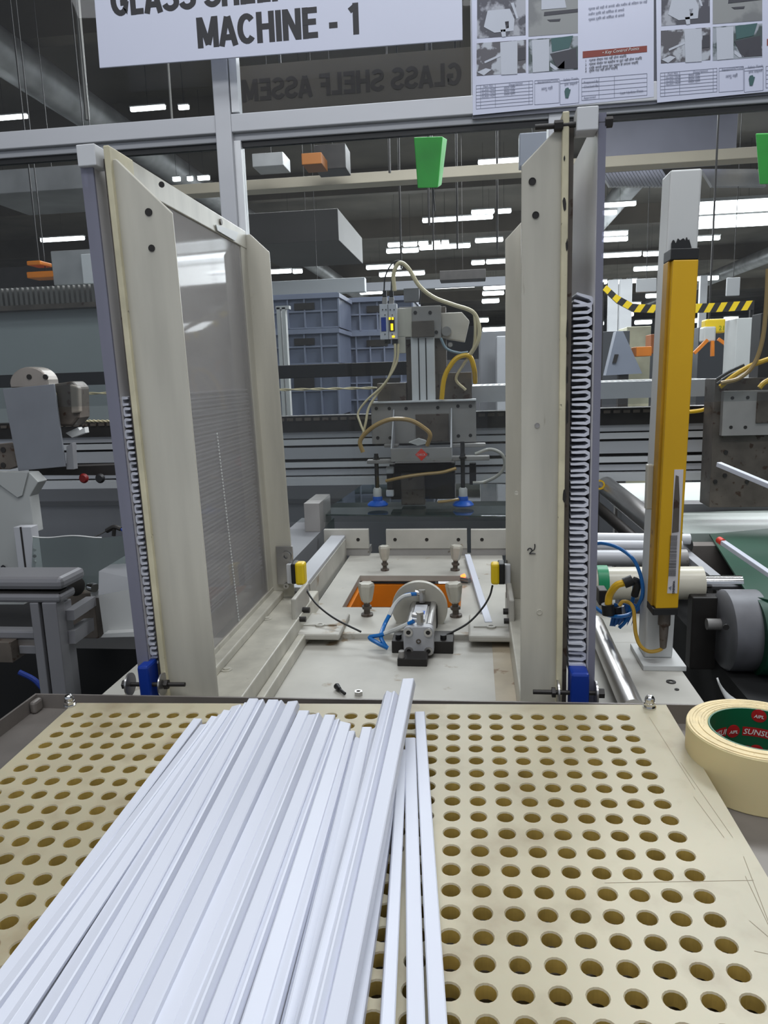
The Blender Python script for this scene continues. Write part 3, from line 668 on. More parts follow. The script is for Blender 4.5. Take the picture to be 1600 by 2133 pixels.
# chipped paint flakes on the yellowed edge
for x, y, w, h in ((1176, 330, 4, 14), (1176, 424, 8, 34), (1181, 512, 5, 30), (1176, 1035, 8, 34), (1180, 1300, 4, 16), (1182, 690, 4, 50), (1182, 780, 4, 44), (1182, 860, 4, 60)):
    a = P(x - w / 2, y - h / 2, Y=.7735); b = P(x + w / 2, y + h / 2, Y=.7735); n = 9; pts = []
    for k in range(n):
        t = 2 * math.pi * k / n; rr = random.uniform(.7, 1.1); pts.append(((a.x + b.x) / 2 + math.cos(t) * (b.x - a.x) / 2 * rr, .7737, (a.z + b.z) / 2 + math.sin(t) * (a.z - b.z) / 2 * rr))
    MB().prism(pts, (0, .0006, 0)).build('paint_chip', dark, FR)

# stacked strips: U channels lying on their side, opening towards the frame
def stacked(s, w, h):
    t = .0016; x0 = 0; x1 = s * w
    pts = [(x0, h * .5 - .0007), (x1 * .28, h * .44), (x1 * .8, h * .5), (x1, h * .30), (x1, -h * .30), (x1 * .8, -h * .5), (x1 * .28, -h * .44), (x0, -h * .5 + .0007), (x0, -h * .5 + .0007 + t * 1.3), (x1 * .28, -h * .44 + t * 1.6), (x1 * .74, -h * .5 + t * 2), (x1 - s * t, 0), (x1 * .74, h * .5 - t * 2), (x1 * .28, h * .44 - t * 1.6), (x0, h * .5 - .0007 - t * 1.3)]
    n = len(pts); L = .44
    v = [(x, 0, z) for x, z in pts] + [(x, L, z) for x, z in pts]
    import bmesh
    fs = [(i, (i + 1) % n, (i + 1) % n + n, i + n) for i in range(n)]
    cap = [(0, 1, 13, 14), (1, 2, 12, 13), (2, 3, 11, 12), (3, 4, 11), (4, 5, 10, 11), (5, 6, 9, 10), (6, 7, 8, 9)]
    fs += cap + [tuple(i + n for i in reversed(f)) for f in cap]
    me = bpy.data.meshes.new('edge_strip'); me.from_pydata(v, [], fs); me.materials.append(strip_g)
    b = bmesh.new(); b.from_mesh(me); bmesh.ops.recalc_face_normals(b, faces=b.faces); b.to_mesh(me); b.free(); return me
for s, x0, w, ztop, zbot, lab in ((1, .0995, .0185, 1.572, 1.181, 'beside the yellow light curtain'), (-1, -.3780, .0080, 1.482, 1.181, 'behind the ribbed window')):
    me = stacked(s, w, .0106); n = int(round((ztop - zbot) / .0122)) + 1
    for i in range(n):
        o = bpy.data.objects.new('edge_strip', me); SC.collection.objects.link(o)
        z = ztop - i * (ztop - zbot) / (n - 1)
        o.location = (x0 + random.uniform(-.0006, .0006) + (s * .002 if i == 0 else 0), .782 + random.uniform(-.002, .002), z + random.uniform(-.0004, .0004))
        o.rotation_euler = (0, (.35 if i == 0 and s > 0 else random.uniform(-.03, .03)), 0)
        tag(o, 'white edge strip in the magazine %s, %s from the top' % (lab, nth(i)), 'strip', 'edge strips stacked in the magazine ' + lab)

FL.location.x += .0085; FL.rotation_euler = (0, LEAN, 0)
for o in bpy.data.objects:
    if o.get('group') == 'edge strips stacked in the magazine behind the ribbed window': o.location.x += .0085 + (o.location.z - 1.1155) * math.sin(LEAN)
# sensor brackets with yellow sensors
def sensor(side):
    if side < 0:
        t = thing('photo_sensor', P(605, 1215, Y=1.235), 'yellow photo sensor bolted to the window frame by a steel plate', 'sensor')
        a, b = slab(576, 1138, 611, 1218, 1.238, .004); box(a, b).build('mounting_plate', steel_l, t, bev=.001)
        c = P(596, 1159, Y=1.236); MB().ring(c + Vector((0, -.004, 0)), c, .009, .004, 20).build('bolt_washer', steel_l, t, smooth=True)
        c = P(597, 1220, Y=1.236); MB().ring(c + Vector((0, -.004, 0)), c, .005, .002, 14).build('lower_bolt', steel_l, t, smooth=True)
        a, b = slab(597, 1176, 610, 1216, 1.225, .012); box(a, b).build('clamp', alu_w, t, bev=.001)
        a, b = slab(606, 1175, 616, 1217, 1.215, .03); box(a, b).build('sensor_back', black, t, bev=.002)
        a, b = slab(614, 1174, 634, 1220, 1.212, .022); box(a, b).build('sensor_body', yel_p, t, bev=.004)
        cab = [(634, 1216, 1.22), (645, 1240, 1.2), (665, 1264, 1.18), (700, 1290, 1.15), (752, 1316, 1.13)]
    else:
        t = thing('photo_sensor', P(1045, 1215, Y=1.235), 'yellow photo sensor beside the frame marked with a letter', 'sensor')
        a, b = slab(1050, 1176, 1064, 1218, 1.225, .01); box(a, b).build('clamp', alu_w, t, bev=.002)
        a, b = slab(1055, 1168, 1057, 1245, 1.235, .006); box(a, b).build('mounting_plate', dark, t)
        a, b = slab(1038, 1175, 1052, 1218, 1.215, .03); box(a, b).build('sensor_back', black, t, bev=.002)
        a, b = slab(1023, 1175, 1041, 1219, 1.212, .022); box(a, b).build('sensor_body', yel_p, t, bev=.004)
        cab = [(1026, 1220, 1.22), (1020, 1242, 1.2), (1004, 1268, 1.18), (975, 1298, 1.15), (935, 1320, 1.13), (915, 1327, 1.12)]
    tag(MB().tube(path(cab), .0017).build('sensor_cable', black, smooth=True), 'thin black cable hanging from the yellow sensor ' + ('on the window frame' if side < 0 else 'by the marked frame'), 'cable')
sensor(-1); sensor(1)

# ================================================================ LIGHT CURTAIN POST
YPST = 1.07
lp = thing('light_curtain_post', P(1385, 1372, Z=ZB), 'white square post with base plate carrying the yellow light curtain', 'post')
xl, xr = P(1342, 1372, Y=YPST).x, P(1401, 1372, Y=YPST).x
fzp = ZB + .008
bl, br_ = P(1342, 1372, Y=YPST), P(1401, 1372, Y=YPST); bl.z = br_.z = fzp
MB().prism([P(1397, 354, Y=YPST), P(1464, 350, Y=YPST), br_, bl], (0, .045, 0)).build('square_tube', white_p, lp, bev=.0025)
box((xl - .008, YPST - .03, ZB), (xr + .012, YPST + .06, ZB + .008)).build('foot_plate', white_p, lp, bev=.001)
c = P(1385, 1358, Z=ZB + .008); MB().cyl(c, c + Vector((0, 0, .003)), .005, n=12).build('foot_bolt', dark, lp)
a, b = slab(1400, 494, 1436, 524, YPST - .005, .005); n = 14
pts = []
for k in range(15): pts.append((a[0] + (b[0] - a[0]) * k / 14, b[2] - random.uniform(0, .007)))
MB().prism([(x, YPST - .004, z) for x, z in pts] + [(b[0] + .006, YPST - .004, a[2] - .004), (a[0], YPST - .004, a[2] - .004)], (0, .004, 0)).build('torn_foam_pad', black, lp)
a, b = slab(1347, 968, 1362, 1062, YPST - .004, .012); box(a, b).build('tape_tab', cream, lp, bev=.002)
YH = 1.03
lc = thing('light_curtain', P(1385, 1280, Y=YH), 'tall yellow light curtain housing with torn label on the white post', 'light curtain')
tl, tr_, br2, bl2 = P(1403, 541, Y=YH), P(1456, 540, Y=YH), P(1413, 1267, Y=YH), P(1366, 1268, Y=YH)
off = Vector((.0035, 0, 0)); up = (tl - bl2).normalized()
MB().prism([bl2, br2, tr_, tl], (0, .012, 0)).build('front_profile', yellow, lc, bev=.0015)
v12 = Vector((0, .012, 0))
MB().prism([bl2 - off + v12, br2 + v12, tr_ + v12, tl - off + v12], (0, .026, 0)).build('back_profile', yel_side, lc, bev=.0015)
MB().prism([tl - off, tr_, tr_ + up * .014, tl - off + up * .014], (0, .038, 0)).build('top_cap', black, lc, bev=.001)
MB().prism([bl2 - off, br2, br2 - up * .010, bl2 - off - up * .010], (0, .038, 0)).build('bottom_cap', black, lc, bev=.001)
c = P(1384, 1284, Y=YH + .02)
MB().lathe(c, [(.0085, .006), (.0085, -.012), (.0065, -.014), (.006, -.026), (.0045, -.046), (.003, -.048)], (0, 0, 1), 18).build('connector', grime, lc, smooth=True)
def hpl(pts, m, nm, dy=.0006, th=.0006):
    return MB().prism([P(x, y, Y=YH - dy) for x, y in pts], (0, th, 0)).build(nm, m, lc)
lb = hpl([(1405, 978), (1424, 978), (1411, 1236), (1390, 1236), (1399, 1110)], mat('label_paper', (206, 202, 204), .5), 'label')
MB().prism([P(x, y, Y=YH - .0013) for x, y in ((1408, 990), (1414, 992), (1416, 1040), (1414, 1108), (1400, 1110), (1404, 1040))], (0, .0006, 0)).build('torn_patch', grime, lb)
wr = P(1404, 1112, Y=YH - .0014)
for k in range(6):
    a = P(1396 + 0 + k * 2.6, 1115, Y=YH - .0013)
    text('INSTRUCTIONS FOR USE: SWITCH OFF BEFORE CLEANING', 'small_print', ink, lb, a, .0022, (math.pi / 2, math.pi / 2, 0), 1.0, 0, .0001)
text('WARNING', 'warning_lettering', ink, lb, P(1402, 1210, Y=YH - .0014), .0042, (math.pi / 2, math.pi / 2, 0), 0.9, .0001, .0001)
MB().prism([P(x, y, Y=YH - .0013) for x, y in ((1393, 1224), (1399, 1221), (1398, 1230))], (0, .0004, 0)).build('warning_triangle', ink_g, lb)
cb = MB().tube(path([(1382, 1346, 1.05), (1374, 1354, 1.05), (1352, 1357, 1.05), (1334, 1345, 1.06), (1325, 1322, 1.07), (1322, 1295, 1.08), (1320, 1270, 1.09), (1312, 1256, 1.1), (1298, 1253, 1.1), (1290, 1262, 1.1)]), .0028)
tag(cb.build('curtain_cable', mat('yellow_cable', (190, 150, 50), .45), smooth=True), 'yellow cable looping from the foot of the light curtain', 'cable')

# ================================================================ RIGHT SIDE MACHINERY
# steel pipe
pa = P(1216, 1290, Z=ZB + .022); pb = P(1342, 1500, Z=ZB + .022)
tag(MB().cyl(P(1240, 1300, Z=ZB + .02), P(1320, 1480, Z=ZB + .02), .0145, n=28).build('steel_pipe', steel_l, smooth=True), 'polished steel pipe lying on the base beside the stacked strips', 'pipe')
for px, py in ((1398, 1421), (1410, 1437)):
    c = P(px, py, Z=ZB); MB().ring(c, c + Vector((0, 0, .0012)), .0065 if px < 1400 else .003, .003 if px < 1400 else .001, 16).build('counterbore', dark, base)
# rollers and bars
def roller(name, x0, y0, x1, y1, Y0, Y1, r, m, lbl, cat='roller'):
    a = P(x0, y0, Y=Y0); b = P(x1, y1, Y=Y1); t = thing(name, (a + b) / 2, lbl, cat); MB().cyl(a, b, r, n=28).build('tube', m, t, smooth=True); return t, a, b
t, a, b = roller('drive_roller', 1130, 1216, 1462, 1214, 1.35, 1.35, .030, mat('ivory_roller', (214, 208, 190), .3, 0, .12, 10), 'ivory plastic conveyor roller with a green ring and steel shaft')
MB().cyl(b, b + Vector((.068, 0, 0)), .0135, n=24).build('shaft', chrome, t, smooth=True)
g0 = P(1242, 1212, Y=1.35); MB().cyl(g0, g0 + Vector((.019, 0, 0)), .0308, n=28).build('green_ring', mat('roller_green', (10, 140, 90), .4), t, smooth=True)
t, a, b = roller('guide_tube', 1130, 1119, 1437, 1123, 1.62, 1.62, .0115, alu_w, 'upper bright aluminium tube behind the ivory roller', 'tube')
t, a, b = roller('guide_tube', 1130, 1136, 1420, 1138, 1.60, 1.60, .0125, alu, 'middle aluminium tube behind the ivory roller', 'tube')
t, a, b = roller('guide_tube', 1240, 1162, 1430, 1163, 1.55, 1.55, .017, alu, 'lowest and thickest aluminium tube behind the ivory roller', 'tube')
MB().cyl(b + Vector((-.03, 0, 0)), b + Vector((.0, 0, 0)), .019, n=20).build('end_clamp', plate_g, t, smooth=True)
t, a, b = roller('diagonal_roller', 1262, 1012, 1420, 1140, 2.05, 1.62, .026, steel_l, 'polished roller running back diagonally behind the post', 'roller')
t, a, b = roller('conveyor_roller', 1238, 1050, 1400, 1190, 2.0, 1.6, .014, dark, 'dark rod under the diagonal polished roller', 'roller')
c = P(1250, 1010, Y=2.0); tag(MB().ring(c, c + Vector((0, .006, 0)), .013, .009, 20).build('yellow_ring', yel_hose, smooth=True), 'small yellow cable loop at the far end of the diagonal roller', 'cable')
# rail beside the belt
t = thing('belt_side_rail', P(1500, 1200, Y=1.5), 'grey aluminium side rail slanting along the green belt', 'rail')
MB().bar(P(1420, 1155, Y=1.66), P(1520, 1240, Y=1.36), .02, .03).build('rail', alu, t); MB().bar(P(1405, 1158, Y=1.68), P(1490, 1232, Y=1.4), .008, .02).build('groove_strip', dark, t)
# drum motor
dm = P(1530, 1300, Y=1.22)
t = thing('drum_motor', (dm.x, 1.22, dm.z), 'round grey drum end housing of the green belt conveyor', 'motor')
a = P(1500, 1312, Y=1.25)
MB().lathe(P(1500, 1312, Y=1.28), [(.02, -.0), (.062, .0), (.070, .006), (.070, .060), (.064, .066)], (1, 0, 0), 40).build('housing', mat('cast_grey', (120, 120, 124), .5, .4, .2, 20), t, smooth=True)
MB().lathe(P(1472, 1300, Y=1.28), [(.010, 0), (.010, .03)], (1, 0, 0), 20).build('shaft_end', plate_g, t, smooth=True)
a, b = slab(1440, 1245, 1500, 1395, 1.30, .03); box(a, b).build('bearing_plate', dark, t, bev=.002)
c = P(1512, 1306, Y=1.21); MB().cyl(c, c + Vector((0, -.002, 0)), .005, n=10).build('cover_screw', dark, t)
# belt conveyor
bc = thing('belt_conveyor', (0.75, 1.5, 0), 'green belt conveyor beyond the light curtain post', 'conveyor')
z1 = P(1560, 1140, Y=1.62).z
MB().prism([P(1478, 1112, Z=z1), P(1700, 1092, Z=z1), (1.3, 1.1, z1), (.52, 1.2, z1), P(1560, 1240, Z=z1)], (0, 0, -.004)).build('belt', belt, bc)
MB().lathe(Vector((P(1555, 1250, Y=1.30).x, 1.26, z1 - .068)), [(.066, 0), (.066, .6)], (1, 0, 0), 40).build('belt_drum', belt, bc, smooth=True)
box((.42, 1.0, 0.2), (1.3, 1.9, z1 - .13)).build('cabinet', shade_black, bc)
box((.40, 1.66, z1 - .1), (1.5, 1.70, z1 - .006)).build('cross_member', steel, bc)
z2 = P(1500, 1080, Y=1.95).z
pg = mat('pale_green_worktop', (146, 156, 150), .5, 0, .1, 5)
MB().prism([P(1395, 1068, Z=z2), P(1700, 1060, Z=z2), P(1700, 1108, Z=z2), P(1400, 1112, Z=z2)], (0, 0, -.02)).build('outfeed_top', pg, bc)
wk = box((.42, 2.15, P(1450, 1048, Y=2.15).z - .03), (1.4, 2.55, P(1450, 1048, Y=2.15).z)); tag(wk.build('glass_worktop', pg), 'pale greenish worktop behind the yellow light curtain', 'worktop')
tag(box((.40, 2.06, .3), (1.5, 2.12, P(1450, 1050, Y=2.06).z)).build('conveyor_skirt', panel_g), 'grey skirt panel under the pale worktop', 'panel')
# strips sticking in over the belt
s1 = MB().bar(P(1497, 967, Y=1.30), P(1700, 1052, Y=1.12), .0095, .008).build('edge_strip', strip_w, bev=.001); tag(s1, 'pale edge strip reaching in above the dark carriage plate', 'strip')
s2 = MB().bar(P(1500, 1126, Y=1.30), P(1700, 1262, Y=1.08), .0095, .008).build('edge_strip', strip_w, bev=.001); tag(s2, 'red-tipped edge strip reaching in above the green belt', 'strip')
e = P(1500, 1126, Y=1.299); dd = (P(1700, 1262, Y=1.08) - e).normalized(); MB().cyl(e - dd * .003, e + dd * .008, .0062, n=14).build('red_tip', red, s2, smooth=True)
# white curved sheet behind the tape
cv = MB(); vs = []
for k in range(9):
    t = k / 8; vs += [P(1492 + 34 * t, 1412 + 70 * t ** .8, Y=.80), P(1492 + 70 * t ** 1.4, 1412 + 56 * t + 10 * math.sin(t * 3), Y=.82)]
cv.add(vs, [(2 * i, 2 * i + 1, 2 * i + 3, 2 * i + 2) for i in range(8)]); o = cv.build('curved_offcut', white_p, smooth=True)
md = o.modifiers.new('thickness', 'SOLIDIFY'); md.thickness = .002; tag(o, 'curved white plastic offcut standing behind the masking tape', 'offcut')

# valve with blue hoses
v = thing('air_valve', P(1290, 1262, Y=1.12), 'small black air valve with hose elbows in front of the ivory roller', 'valve')
MB().tube(path([(1318, 1208, 1.10), (1328, 1215, 1.10), (1322, 1240, 1.11)]), .0058).cyl(P(1300, 1215, Y=1.10), P(1318, 1208, Y=1.10), .008, n=14).build('black_elbow', black, v, smooth=True)
MB().cyl(P(1266, 1258, Y=1.11), P(1268, 1280, Y=1.11), .0095, n=16).cyl(P(1284, 1262, Y=1.12), P(1286, 1278, Y=1.12), .010, n=14).build('valve_body', black, v, smooth=True)
MB().cyl(P(1290, 1262, Y=1.12), P(1294, 1280, Y=1.12), .008, n=14).build('steel_fitting', steel_l, v, smooth=True)
a, b = slab(1248, 1230, 1266, 1262, 1.16, .03); box(a, b).build('valve_clamp', dark, v, bev=.002)
tag(MB().tube(path([(1300, 1214, 1.10), (1284, 1220, 1.10), (1270, 1240, 1.11), (1267, 1262, 1.11)]), .0056).build('yellow_hose', yel_hose, smooth=True), 'short yellow hose bent between black fittings near the roller', 'hose')
blt = [[(1232, 1134, 1.16), (1258, 1132, 1.14), (1290, 1142, 1.12), (1320, 1166, 1.1), (1336, 1204, 1.09), (1338, 1240, 1.09), (1326, 1268, 1.1)],
       [(1236, 1262, 1.14), (1262, 1280, 1.12), (1292, 1284, 1.1), (1318, 1276, 1.1), (1332, 1256, 1.1)],
       [(1322, 1215, 1.12), (1318, 1250, 1.12), (1306, 1290, 1.12), (1290, 1308, 1.12)]]
for p, l in zip(blt, ('blue hose making the large loop over the ivory roller', 'blue hose curving low under the yellow hose', 'short blue hose dropping from the black elbow')):
    tag(MB().tube(path(p), .0028).build('air_hose', blue_h, smooth=True), l, 'hose')
rg = MB()
for k in range(6):
    x = 1280 + k * 9; rg.prism([P(x, 1256 + (k % 2) * 6, Y=1.115 + k * .003), P(x + 16, 1262, Y=1.12), P(x + 2, 1305 - k * 6, Y=1.125), P(x - 10, 1304, Y=1.12)], (0, .0012, 0))
tag(rg.build('blue_wrap', mat('blue_wrap', (28, 96, 170), .5, 0, .3, 40)), 'crumpled blue plastic wrap tied round the hoses', 'wrap')

# ================================================================ GANTRY BEHIND THE GLASS
YG = 2.10
def zat(y, Y=YG, x=800): return P(x, y, Y=Y).z
gt = thing('gantry_beam', (0, YG, zat(1006)), 'long grooved aluminium gantry beam crossing behind both frames', 'beam')
XL, XR = -1.6, P(1484, 930, Y=YG).x
def band(y0, y1, m, nm, dy=0.0, th=.05, xl=XL, xr=None, x=800):
    return box((xl, YG + dy, zat(y1, x=x)), (xr or XR, YG + dy + th, zat(y0, x=x))).build(nm, m, gt)
band(862, 896, dark, 'drag_chain', -.01, .06)
band(896, 909, alu, 'upper_flange', 0)
band(909, 1000, dark, 'groove_back', .018, .03)
band(912, 924, alu_w, 'profile_rib', -.004)
band(929, 953, alu, 'profile_rib', -.002)
band(960, 971, alu_w, 'profile_rib', -.004)
band(976, 988, alu, 'profile_rib', .004)
band(991, 1006, alu_w, 'lower_flange', -.03, .08)
ch = MB()
for k in range(110):
    x = XL + k * .026; ch.box((x, YG - .014, zat(872)), (x + .018, YG + .03, zat(866)))
ch.build('chain_links', grime, gt).__setitem__('kind', 'stuff')
YSK = 2.45
struct_panel = tag(box((-2.1, YSK, P(800, 1200, Y=YSK).z), (.37, YSK + .02, P(800, 1000, Y=YSK).z)).build('machine_skirt', mat('skirt_grey', (158, 159, 163), .6, 0, .1, 3)), 'plain dark grey skirt panel under the gantry beam', 'panel')
box((-2.1, YSK - .01, P(800, 1046, Y=YSK).z), (.37, YSK, P(800, 1036, Y=YSK).z)).build('fold', panel_g, struct_panel)
# black cable trough and perforated cable tray
a, b = slab(574, 757, 850, 785, 2.16, .05)
tag(box((-1.6, a[1], a[2]), (b[0], b[1], b[2])).build('cable_trough', black, bev=.002), 'black cable trough running behind the window frame towards the pick head', 'trough')
a, b = slab(984, 797, 1497, 822, 2.02, .05)
ct = thing('cable_tray', ((a[0] + b[0]) / 2, a[1], a[2]), 'grey perforated cable tray crossing behind the light curtain', 'cable tray')
box((a[0], a[1], a[2] - .012), (b[0], a[1] + .003, b[2])).build('tray_side', alu, ct)
tr = MB().box((a[0], a[1] + .003, b[2] - .003), (b[0], a[1] + .34, b[2])); tr.build('tray_lid', white_p, ct)
hl = MB(); k = a[0] + .02
while k < b[0] - .02: hl.prism([(k, a[1] + .06, b[2] + .0003), (k + .008, a[1] + .06, b[2] + .0003), (k + .016, a[1] + .22, b[2] + .0003), (k + .008, a[1] + .22, b[2] + .0003)], (0, 0, .0004)); k += .016
hl.build('tray_slots', dark, ct).__setitem__('kind', 'stuff')
box((b[0] - .004, a[1], a[2] - .012), (b[0], a[1] + .075, b[2])).build('tray_end', alu, ct)

# pick head
YK = 1.92
pk = thing('pick_head', P(880, 960, Y=YK), 'steel pick-and-place head hanging above the glass shelf', 'gripper')
def kp(x0, y0, x1, y1, m, nm, dy=0, th=.01, bev=.001, parent=None):
    a, b = slab(x0, y0, x1, y1, YK + dy, th); return box(a, b).build(nm, m, parent or pk, bev=bev)
def khole(x, y, dy=0, r=.0045, m=dark, par=None, nm='screw_hole'):
    c = P(x, y, Y=YK + dy); return MB().cyl(c + Vector((0, -.001, 0)), c + Vector((0, .001, 0)), r, n=14).build(nm, m, par or pk)
kp(846, 640, 930, 836, grime, 'column_back', .035, .03)
kp(857, 700, 906, 835, alu_w, 'slide_body', .012, .025)
for x in (873, 888): kp(x - 1.2, 704, x + 1.2, 835, dark, 'slide_groove', .011, .002, 0)
kp(832, 638, 919, 706, plate_g, 'head_plate', .014, .012)
kp(858, 668, 904, 702, grime, 'stop_block', .002, .014)
for x, y in ((865, 651), (896, 651), (851, 652), (851, 689), (909, 692)): khole(x, y, .013)
kp(826, 642, 858, 702, cream, 'amplifier_bracket', .008, .006)
kp(826, 700, 845, 736, cream, 'amplifier_bracket', .008, .006)
am = kp(791, 633, 827, 707, mat('light_grey_plastic', (190, 192, 198), .45), 'sensor_amplifier', -.012, .022)
kp(808.4, 634, 809.4, 707, dark, 'casing_joint', -.0125, .001, 0, am)
kp(794, 661, 804, 690, blue, 'blue_window', -.0135, .002, 0, am)
kp(811, 661, 822, 690, dark, 'display', -.0135, .002, 0, am)
kp(814, 674, 819, 688, glowyel, 'amber_digit', -.0145, .001, 0, am); kp(810, 661, 814, 666, glowyel, 'amber_digit', -.0145, .001, 0, am); kp(816, 661, 820, 666, glowyel, 'amber_digit', -.0145, .001, 0, am); kp(817, 699, 822, 703, glowyel, 'amber_digit', -.0145, .001, 0, am)
for x in (797, 804, 813, 821): khole(x, 645, -.013, .0015, dark, am)
for x in (802, 817): khole(x, 656, -.013, .0013, dark, am); khole(x, 696, -.013, .0013, dark, am)
kp(801, 707, 814, 716, black, 'lower_socket', -.006, .014); kp(817, 707, 828, 718, black, 'lower_socket', -.006, .014)
for x in (801, 815):
    kp(x - 5, 619, x + 5, 633, plate_g, 'plug_base', -.006, .012); kp(x - 4, 605, x + 4, 619, black, 'plug', -.006, .010)
kp(841, 600, 873, 628, panel_g, 'back_box', .05, .03)
# motor box to the side
mbx = MB().prism([P(x, y, Y=YK + .03) for x, y in ((918, 652), (962, 650), (978, 668), (968, 712), (920, 704))], (0, .05, 0)); mbx.build('motor_housing', mat('ivory_metal', (196, 190, 180), .45, .1, .15, 12), pk, bev=.002)
MB().cyl(P(930, 690, Y=YK + .01), P(930, 690, Y=YK + .05), .012, n=18).cyl(P(938, 718, Y=YK + .02), P(938, 718, Y=YK + .05), .006, n=12).build('gland', plate_g, pk, smooth=True)
kp(915, 776, 983, 835, grime, 'lower_housing', .03, .04)
kp(786, 798, 846, 838, grime, 'rope_clamp', .01, .05)
# carriage plate and tool tray
kp(774, 838, 992, 923, plate_g, 'carriage_plate', 0, .012)
kp(772, 834, 992, 838, alu_w, 'carriage_top_edge', -.012, .03)
for x, y in ((784, 851), (811, 851), (846, 851), (912, 849), (954, 846), (980, 846), (787, 912), (813, 912), (980, 907), (955, 908)): khole(x, y)
kp(866, 862, 935, 920, grime, 'stained_bracket', -.004, .004)
tt = MB()
A_ = [P(858, 852, Y=YK - .006), P(938, 852, Y=YK - .006)]; zt_ = P(815, 934, Y=YK - .085).z; zb_ = P(815, 962, Y=YK - .085).z
fl, frr = P(814, 934, Y=YK - .085).x, P(941, 934, Y=YK - .085).x
tt.box((fl, YK - .088, zb_), (frr, YK - .085, zt_))
tt.build('tool_tray_front', plate_g, pk, bev=.001)
MB().box((fl, YK - .085, zb_), (frr, YK, zb_ + .003)).build('tool_tray_floor', plate_g, pk)
for x in (fl, frr - .003):
    MB().prism([(x, YK - .086, zb_), (x, YK - .086, zt_), (x, YK, A_[0].z), (x, YK, zb_)], (.003, 0, 0)).build('tool_tray_side', alu, pk)
dcx = P(878, 947, Y=YK - .0885)
MB().prism([dcx + Vector((0, 0, .0155)), dcx + Vector((.0155, 0, 0)), dcx + Vector((0, 0, -.0155)), dcx + Vector((-.0155, 0, 0))], (0, .0006, 0)).build('red_diamond', red, pk)
text('CHECK', 'diamond_lettering', white_p, pk, dcx + Vector((-.0118, -.0006, -.0026)), .0075, sx=.9, ext=.0001)
MB().prism([P(x, y, Y=YK - .04) for x, y in ((852, 922), (872, 914), (886, 918), (892, 924), (870, 928))], (0, .004, .002)).build('white_rag', white_p, pk)
# arms, rods and cups
for x0, y0, x1, y1, dy in ((764, 958, 822, 966, -.07), (940, 924, 1012, 932, -.02), (940, 950, 1020, 960, -.06), (800, 925, 830, 932, -.03)):
    kp(x0, y0, x1, y1, plate_g, 'arm', dy, .025, .002)
kp(812, 965, 948, 1040, dark, 'lower_mechanism', -.02, .05, .003)
kp(835, 985, 885, 1052, grime, 'lower_block', -.035, .04, .003)
for (x, yt, dy) in ((787, 945, -.06), (965, 920, -.06)):
    c = P(x, 1048, Y=YK + dy)
    ztop = P(x, yt, Y=YK + dy).z; z_c = c.z
    MB().cyl((c.x, c.y, z_c + .03), (c.x, c.y, ztop), .0055, n=14).lathe((c.x, c.y, P(x, 960 if x < 900 else 955, Y=YK + dy).z), [(.010, 0), (.010, .005), (.007, .006), (.007, .012)], (0, 0, 1), 6).build('rod', dark, pk, smooth=True)
    MB().lathe((c.x, c.y, z_c), [(.011, .018), (.011, .036), (.008, .040)], (0, 0, 1), 20).build('collar', white_p, pk, smooth=True)
    MB().lathe((c.x, c.y, z_c - .006), [(.026, 0), (.027, .003), (.020, .010), (.0125, .013), (.013, .017), (.012, .024)], (0, 0, 1), 28).build('suction_cup', blue_cup, pk, smooth=True)
for x, y in ((812, 980), (812, 1028)): kp(x - 8, y - 7, x + 8, y + 7, alu_w, 'plastic_nut', -.05, .016, .003)
kp(806, 985, 818, 1022, dark, 'rod', -.045, .01); kp(978, 965, 992, 1010, dark, 'valve_block', -.03, .02, .002)
# glass shelf held by the cups
gz = P(787, 1060, Y=YK - .06).z
gl = MB().prism([P(664, 1071, Z=gz), P(1230, 1076, Z=gz), P(1230, 1012, Z=gz), P(764, 1003, Z=gz)], (0, 0, -.004))
tag(gl.build('glass_shelf', glass_gr, bev=.0008), 'dark reflective glass shelf held under the blue suction cups', 'glass shelf')
